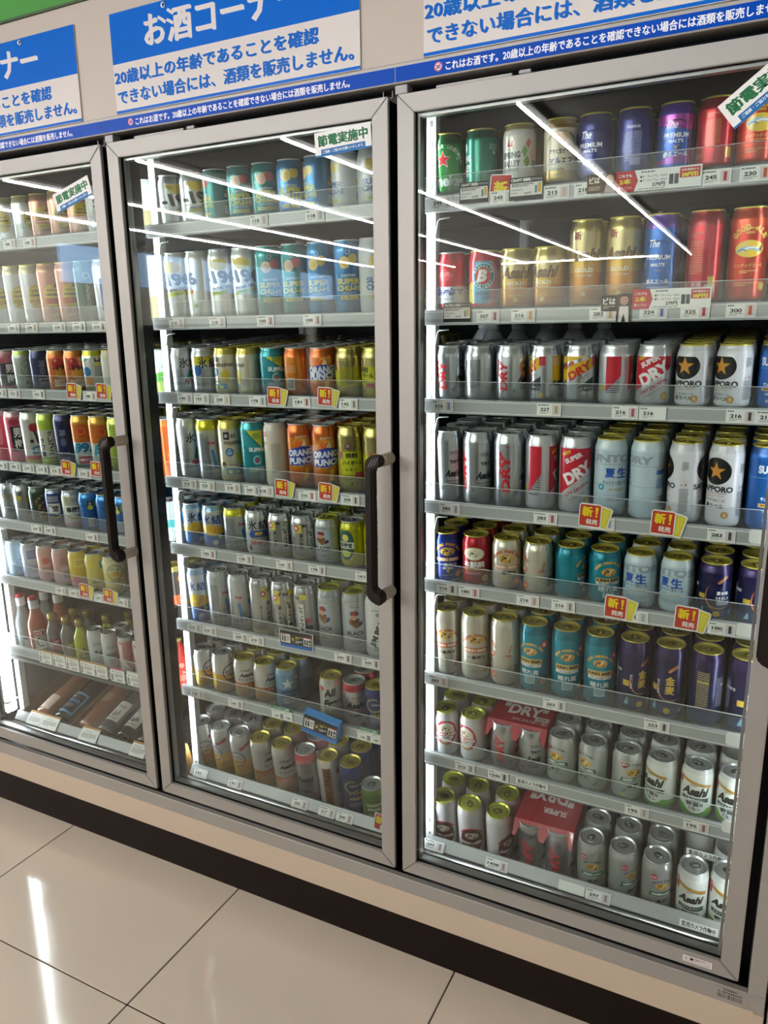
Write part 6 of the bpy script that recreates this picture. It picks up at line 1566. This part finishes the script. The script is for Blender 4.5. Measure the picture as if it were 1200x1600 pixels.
# ------------------------------------------------------------ bottles behind the left door
M_CLEARB = glassy('clear_bottle', 'e6eeec', 0.30, 1.45, 0.02, 'dfe8e6')
M_PEACHB = glassy('peach_bottle', 'e8b0a0', 0.55, 1.45, 0.02, 'd08a74')
M_GREYB = glassy('pale_glass_bottle', 'c8c8c4', 0.35, 1.45, 0.02, 'b4b0ac')
M_YELB = mat('yellow_green_bottle', 'a4a820', 0.15, coat=0.5)
M_ROSEW = mat('rose_wine_bottle', '8c5a44', 0.15, coat=0.5)
M_DARKB = mat('dark_wine_bottle', '14181a', 0.12, coat=0.5)
M_REDCAP = mat('red_crown_cap', 'b02c3c', 0.35)
M_WHITECAP = mat('white_cap', 'cfd2d2', 0.4)
M_GOLDCAP = mat('gold_screw_cap', 'a8944a', 0.3, 0.7)
M_REDPL = mat('red_plastic_bottle', 'd02c1c', 0.3, coat=0.3)


def bottle(name, lab, x, y, zb, prof, m, cap_m, cap_h, cap_r, tilt, prims=None, wrap=0.03, group=None, rim=None, yaw=None):
    root = empty(name, (x, y, zb), Matrix.Rotation(tilt, 4, 'X') @ Matrix.Rotation(math.atan2(CX - x, 1.6) if yaw is None else yaw, 4, 'Z'))
    tag(root, lab, 'bottle', group)
    MB().lathe(prof, 28).build('glass_body', m, root)
    zt = prof[-1][1]
    c = MB().lathe([(cap_r, zt - cap_h), (cap_r, zt - 0.001), (cap_r * .93, zt + 0.0012)], 20, cap0=True)
    c.build('cap', cap_m, root)
    if rim:
        MB().lathe([(rim[1], zt - cap_h - rim[2]), (rim[1] * 1.02, zt - cap_h)], 20, cap0=False, cap1=False).build('neck_sleeve', rim[0], root)
    if prims:
        obj('paper_label', print_mesh('paper_label', prims, wrap=wrap, m=M_PRINT), root)
    return root


zb17, t = DECKZ[0, 7]
zb = lambda y: zb17 + (y - 0.17) * math.tan(t)
ice = [(0.026, 0.0), (0.0305, 0.004), (0.031, 0.02), (0.031, 0.098), (0.029, 0.112), (0.019, 0.140), (0.0155, 0.152), (0.0145, 0.195), (0.0150, 0.200)]
tall = lambda x, y, lab, m, pr: bottle('glass_bottle', lab, x, y, zb(y), ice, m, M_REDCAP, 0.009, 0.0155, t, pr, 0.0312, 'tall bottles with red caps', (M_WHITECAP, 0.0160, 0.030))
tall(-0.735, 0.17, 'clear tall bottle with red cap, leftmost on seventh shelf, left door', M_CLEARB, [LN(-30, 50, 14, 40, 10, '9ab0b0'), B(-8, 8, 26, 44, 'c8dce8')])
tall(-0.668, 0.17, 'peach tall bottle with red cap on seventh shelf, left door', M_PEACHB, [B(-16, 20, 20, 90, 'd8d0cc'), B(-14, 70, 16, 84, 'b83040'), T('ICE', 0, 77, 20, 8, 'f0e8e8', bold=.05), AR(4, 48, 12, 3, 100, 300, '3a3a40', 1.4)])
tall(-0.700, 0.238, 'clear tall bottle, second row behind the peach bottle, left door', M_CLEARB, None)
tall(-0.632, 0.238, 'peach tall bottle, second row at the left, left door', M_PEACHB, None)
small = [(0.022, 0.0), (0.0255, 0.003), (0.026, 0.01), (0.026, 0.082), (0.0245, 0.096), (0.0155, 0.118), (0.0135, 0.126), (0.0130, 0.152)]


def wine187(x, y, lab, m, pr, grp='small wine bottles'):
    bottle('wine_bottle', lab, x, y, zb(y), small, m, M_GOLDCAP, 0.022, 0.0145, t, pr, 0.0262, grp)


wine187(-0.588, 0.17, 'small pale wine bottle with red label and gold cap, seventh shelf, left door', M_GREYB, [PG([(-14, 40), (-14, 70), (14, 70), (14, 40), (0, 16)], '9a3448'), LN(0, 56, 18, 16, 4, 'e0c8c8')])
wine187(-0.522, 0.17, 'small pale wine bottle with brown label and gold cap, seventh shelf, left door', M_GREYB, [PG([(-14, 40), (-14, 70), (14, 70), (14, 40), (0, 16)], '8a7838'), LN(0, 56, 18, 16, 4, 'e8e0c8')])
wine187(-0.460, 0.17, 'small yellow green wine bottle with gold cap, seventh shelf, left door', M_YELB, [T('CHAN', 2, 40, 34, 9, '2a2a10', bold=.03), E(0, 56, 4, 4, '2a2a10'), LN(0, 24, 28, 8, 3, '6a6a20')])
wine187(-0.553, 0.226, 'small brown wine bottle, second row behind the pale ones, left door', M_ROSEW, None)
wine187(-0.490, 0.230, 'small clear wine bottle, second row behind the yellow green one, left door', M_GREYB, None)
wine187(-0.400, 0.226, 'small yellow green wine bottle, second row by the slim cans, left door', M_YELB, None)
wine187(-0.350, 0.274, 'small yellow green wine bottle, third row behind slim cans, left door', M_YELB, None)
wine187(-0.280, 0.274, 'small yellow green wine bottle, third row at the right, left door', M_YELB, None)
# cards below those bottles
for n, (x, c, txt) in enumerate(((-0.556, 'b8843c', 'wine'), (-0.494, 'b8843c', 'wine'), (-0.432, 'b8843c', 'wine'), (-0.368, 'b8843c', 'wine'), (-0.310, 'b8843c', 'wine'), (-0.238, 'b83a58', 'rose'), (-0.170, 'd8d4d0', 'x'))):
    card('bottle_card', 'white card with %s top edge, %s along the seventh rail, left door' % ({'wine': 'orange', 'rose': 'pink', 'x': 'plain'}[txt], ORD[n]), 'price tag', 0.058, 0.047, (x, YT - 0.0015, RAILZ[7][0] + 0.006), t=0.001, group='bottle cards',
         prims=[B(-29, 18, 29, 23.5, c), E(-20, 10, 2, 3, '4a2030'), T('ワイン', 4, 10, 30, 6, '3a3434', bold=.03), LN(4, -2, 34, 12, 4, '8a8484', n + 1), B(-26, -20, -18, 2, '9a9494'), BC(6, -16, 24, 8, '6a6464', n + 2)])
# end of the left section, seen past the upright: red plastic bottle and a bag below
red = [(0.020, 0.0), (0.026, 0.004), (0.027, 0.02), (0.027, 0.09), (0.0255, 0.11), (0.015, 0.132), (0.0095, 0.140), (0.008, 0.160)]
bottle('sauce_bottle', 'red plastic bottle with yellow tip, seen past the upright, middle door', -0.044, 0.17, zb(0.17), red, M_REDPL, mat('yellow_tip', 'c8b060', 0.4), 0.018, 0.0085, t, [B(-20, 14, 24, 70, 'd8442c'), E(0, 84, 8, 8, 'e0a090'), LN(0, 42, 30, 20, 6, 'e8c0b0')], 0.0272)
bg = empty('snack_pouch', (-0.045, 0.16, -0.06), Matrix.Rotation(0.25, 4, 'X'))
tag(bg, 'small tan pouch at the foot of the left section, seen past the upright', 'pouch')
pv, pf = [], []
for i in range(9):
    for j in range(7):
        u, v = i / 8 - .5, j / 6
        th = 0.016 * math.cos(pi * u) * math.sin(pi * min(max(v, 0.04), .96)) + 0.001
        pv.append((u * 0.08, -th, v * 0.15))
for i in range(9):
    for j in range(7):
        u, v = i / 8 - .5, j / 6
        th = 0.012 * math.cos(pi * u) * math.sin(pi * min(max(v, 0.04), .96)) + 0.001
        pv.append((u * 0.08, th, v * 0.15))
for i in range(8):
    for j in range(6):
        a = i * 7 + j
        pf.append((a, a + 7, a + 8, a + 1))
        pf.append((a + 63, a + 64, a + 71, a + 70))
MB().add(pv, pf, True).build('pouch_body', mat('tan_pouch', 'c0924c', 0.35), bg)

# ------------------------------------------------------------ wine bottles lying in the bottom of the left section
BT = math.radians(20)


def lay(x, y, z):
    """frame on the sloping rack floor: local z runs from the base of a bottle towards its neck (to the back)"""
    return Matrix.Translation((x, y, z)) @ Matrix.Rotation(-pi / 2 + BT, 4, 'X')


rack = empty('wine_rack', (-0.40, 0.12, -0.035), Matrix.Rotation(BT, 4, 'X'))
tag(rack, 'sloping bottom rack with brown wooden dividers, left door', 'rack')
MB().box(-0.352, 0.30, 0.0, 0.60, -0.012, 0.0).build('rack_floor', M_DARKBOX, rack)
for x in (-0.345, -0.112, 0.135):
    MB().box(x - 0.004, x + 0.004, 0.0, 0.44, 0.0, 0.058).build('rack_divider', M_WOOD, rack, bevel=0.001)
wprof = [(0.030, 0.0), (0.0365, 0.004), (0.0372, 0.012), (0.0372, 0.185), (0.034, 0.205), (0.020, 0.232), (0.0152, 0.250), (0.0143, 0.300), (0.0150, 0.302)]


def wine(x, lab, m, prims, foil=None, turn=0.0):
    r = 0.0372
    base = rack.matrix_world @ Vector((x + 0.40, 0.034, r + 0.001))
    root = empty('lying_wine_bottle', base, Matrix.Rotation(-pi / 2 + BT, 4, 'X') @ Matrix.Rotation(turn, 4, 'Z'))
    tag(root, lab, 'bottle', 'wine bottles lying in the rack')
    MB().lathe(wprof, 32).build('glass_body', m, root)
    if foil:
        MB().lathe([(0.0165, 0.245), (0.0156, 0.27), (0.0158, 0.304), (0.012, 0.306)], 20).build('capsule', foil, root)
    if prims:
        obj('paper_label', print_mesh('paper_label', prims, wrap=0.0374, m=M_PRINT), root)
    return root


M_FOIL = mat('pale_capsule', 'b09488', 0.35, 0.2)
bpy.context.view_layer.update()
wine(-0.660, 'rose wine bottle with small pale label lying at left of the rack', M_ROSEW, [B(-20, 14, 20, 76, 'c8b0a4'), AR(0, 54, 6, 1.6, 40, 300, '8a6a60'), LN(0, 34, 22, 6, 2, '8a6a60')], M_FOIL, 0.1)
wine(-0.573, 'dark wine bottle with blue bordered label lying in the rack', M_DARKB, [B(-34, 22, 34, 112, '232a34'), B(-34, 104, 34, 112, '6aa0c8'), B(-34, 22, 34, 30, '6aa0c8'), B(28, 22, 34, 112, '6aa0c8'), T('AMCUR', -2, 74, 52, 10, '5a94c8', bold=.03), LN(-4, 52, 34, 14, 3, '7a8088'), E(-16, 92, 5, 6, 'd8d8d0')], None, 0.1)
wine(-0.455, 'brown bottle in clear wrapping lying in the middle of the rack', M_ROSEW, [LN(0, 120, 36, 40, 5, 'a88a70'), B(-26, 60, -22, 180, 'c8a488')], M_FOIL, 0.0)
wine(-0.372, 'dark wine bottle with white label, left one in rack beside wrapped bottle', M_DARKB, [B(-28, 40, 28, 122, 'c8c4bc'), PG([(-16, 64), (-6, 84), (2, 70), (12, 88), (16, 66), (0, 56)], '8a8a84'), T('WILD', 4, 100, 30, 9, '4a4a48'), LN(0, 50, 36, 8, 3, '6a6a68')], None, 0.0)
wine(-0.285, 'dark wine bottle with white label, right one in rack near door edge', M_DARKB, [B(-30, 36, 30, 122, 'c8c4bc'), T('WILDERBY', 0, 102, 46, 10, '3a3a3a'), PG([(-20, 62), (-8, 78), (0, 66), (10, 80), (20, 64), (0, 54)], '6a6a66'), LN(0, 46, 40, 8, 3, '6a6a68')], None, -0.05)
wine(-0.200, 'dark bottle in clear wrapping lying at right end of the rack', M_DARKB, [LN(0, 110, 30, 60, 4, 'b0b4b4'), B(-20, 30, -16, 190, 'c8cccc')], None, 0.0)
for n, (x, w) in enumerate(((-0.656, .062), (-0.585, .075), (-0.402, .075), (-0.19, .06))):
    card('bottle_card', 'orange edged card, %s along the front of the wine rack' % ORD[n], 'price tag', w, 0.046, (x, 0.103, 0.030), rx=-0.75, rz=0.02, t=0.001, group='wine rack cards',
         prims=[B(-w * 500, 17, w * 500, 23, 'b8843c'), T('ワイン', -6, 8, 30, 6, '3a3434', bold=.03), LN(0, -6, w * 800, 16, 5, '8a8478', n + 1)])

# bottles standing far behind the cans on the third shelf, right door
zb17, t = DECKZ[2, 3]
M_PET = mat('pale_pet_bottle', 'b8bcbe', 0.25, coat=0.4)
pet = [(0.028, 0), (0.032, 0.005), (0.0325, 0.09), (0.030, 0.118), (0.018, 0.138), (0.0135, 0.142), (0.0135, 0.160)]
for n, (x, band) in enumerate(((0.775, 'c83a28'), (0.842, '2a3a8a'), (0.905, 'c8b030'), (0.975, 'b88a50'), (1.042, 'b83a4a'), (1.110, '8ab0c0'))):
    y = 0.40
    if n == 0:
        x = 0.790
        y = 0.48
    z = zb17 + (y - 0.17) * math.tan(t)
    bottle('pet_bottle', 'capped bottle far behind the silver cans, %s from left, third shelf, right door' % ORD[n], x, y, z - 0.004, pet, M_PET, M_WHITECAP, 0.016, 0.0155, t, [B(-100, 84, 100, 96, band), B(-100, 30, 100, 84, band)], 0.0327, 'bottles behind the third shelf cans')
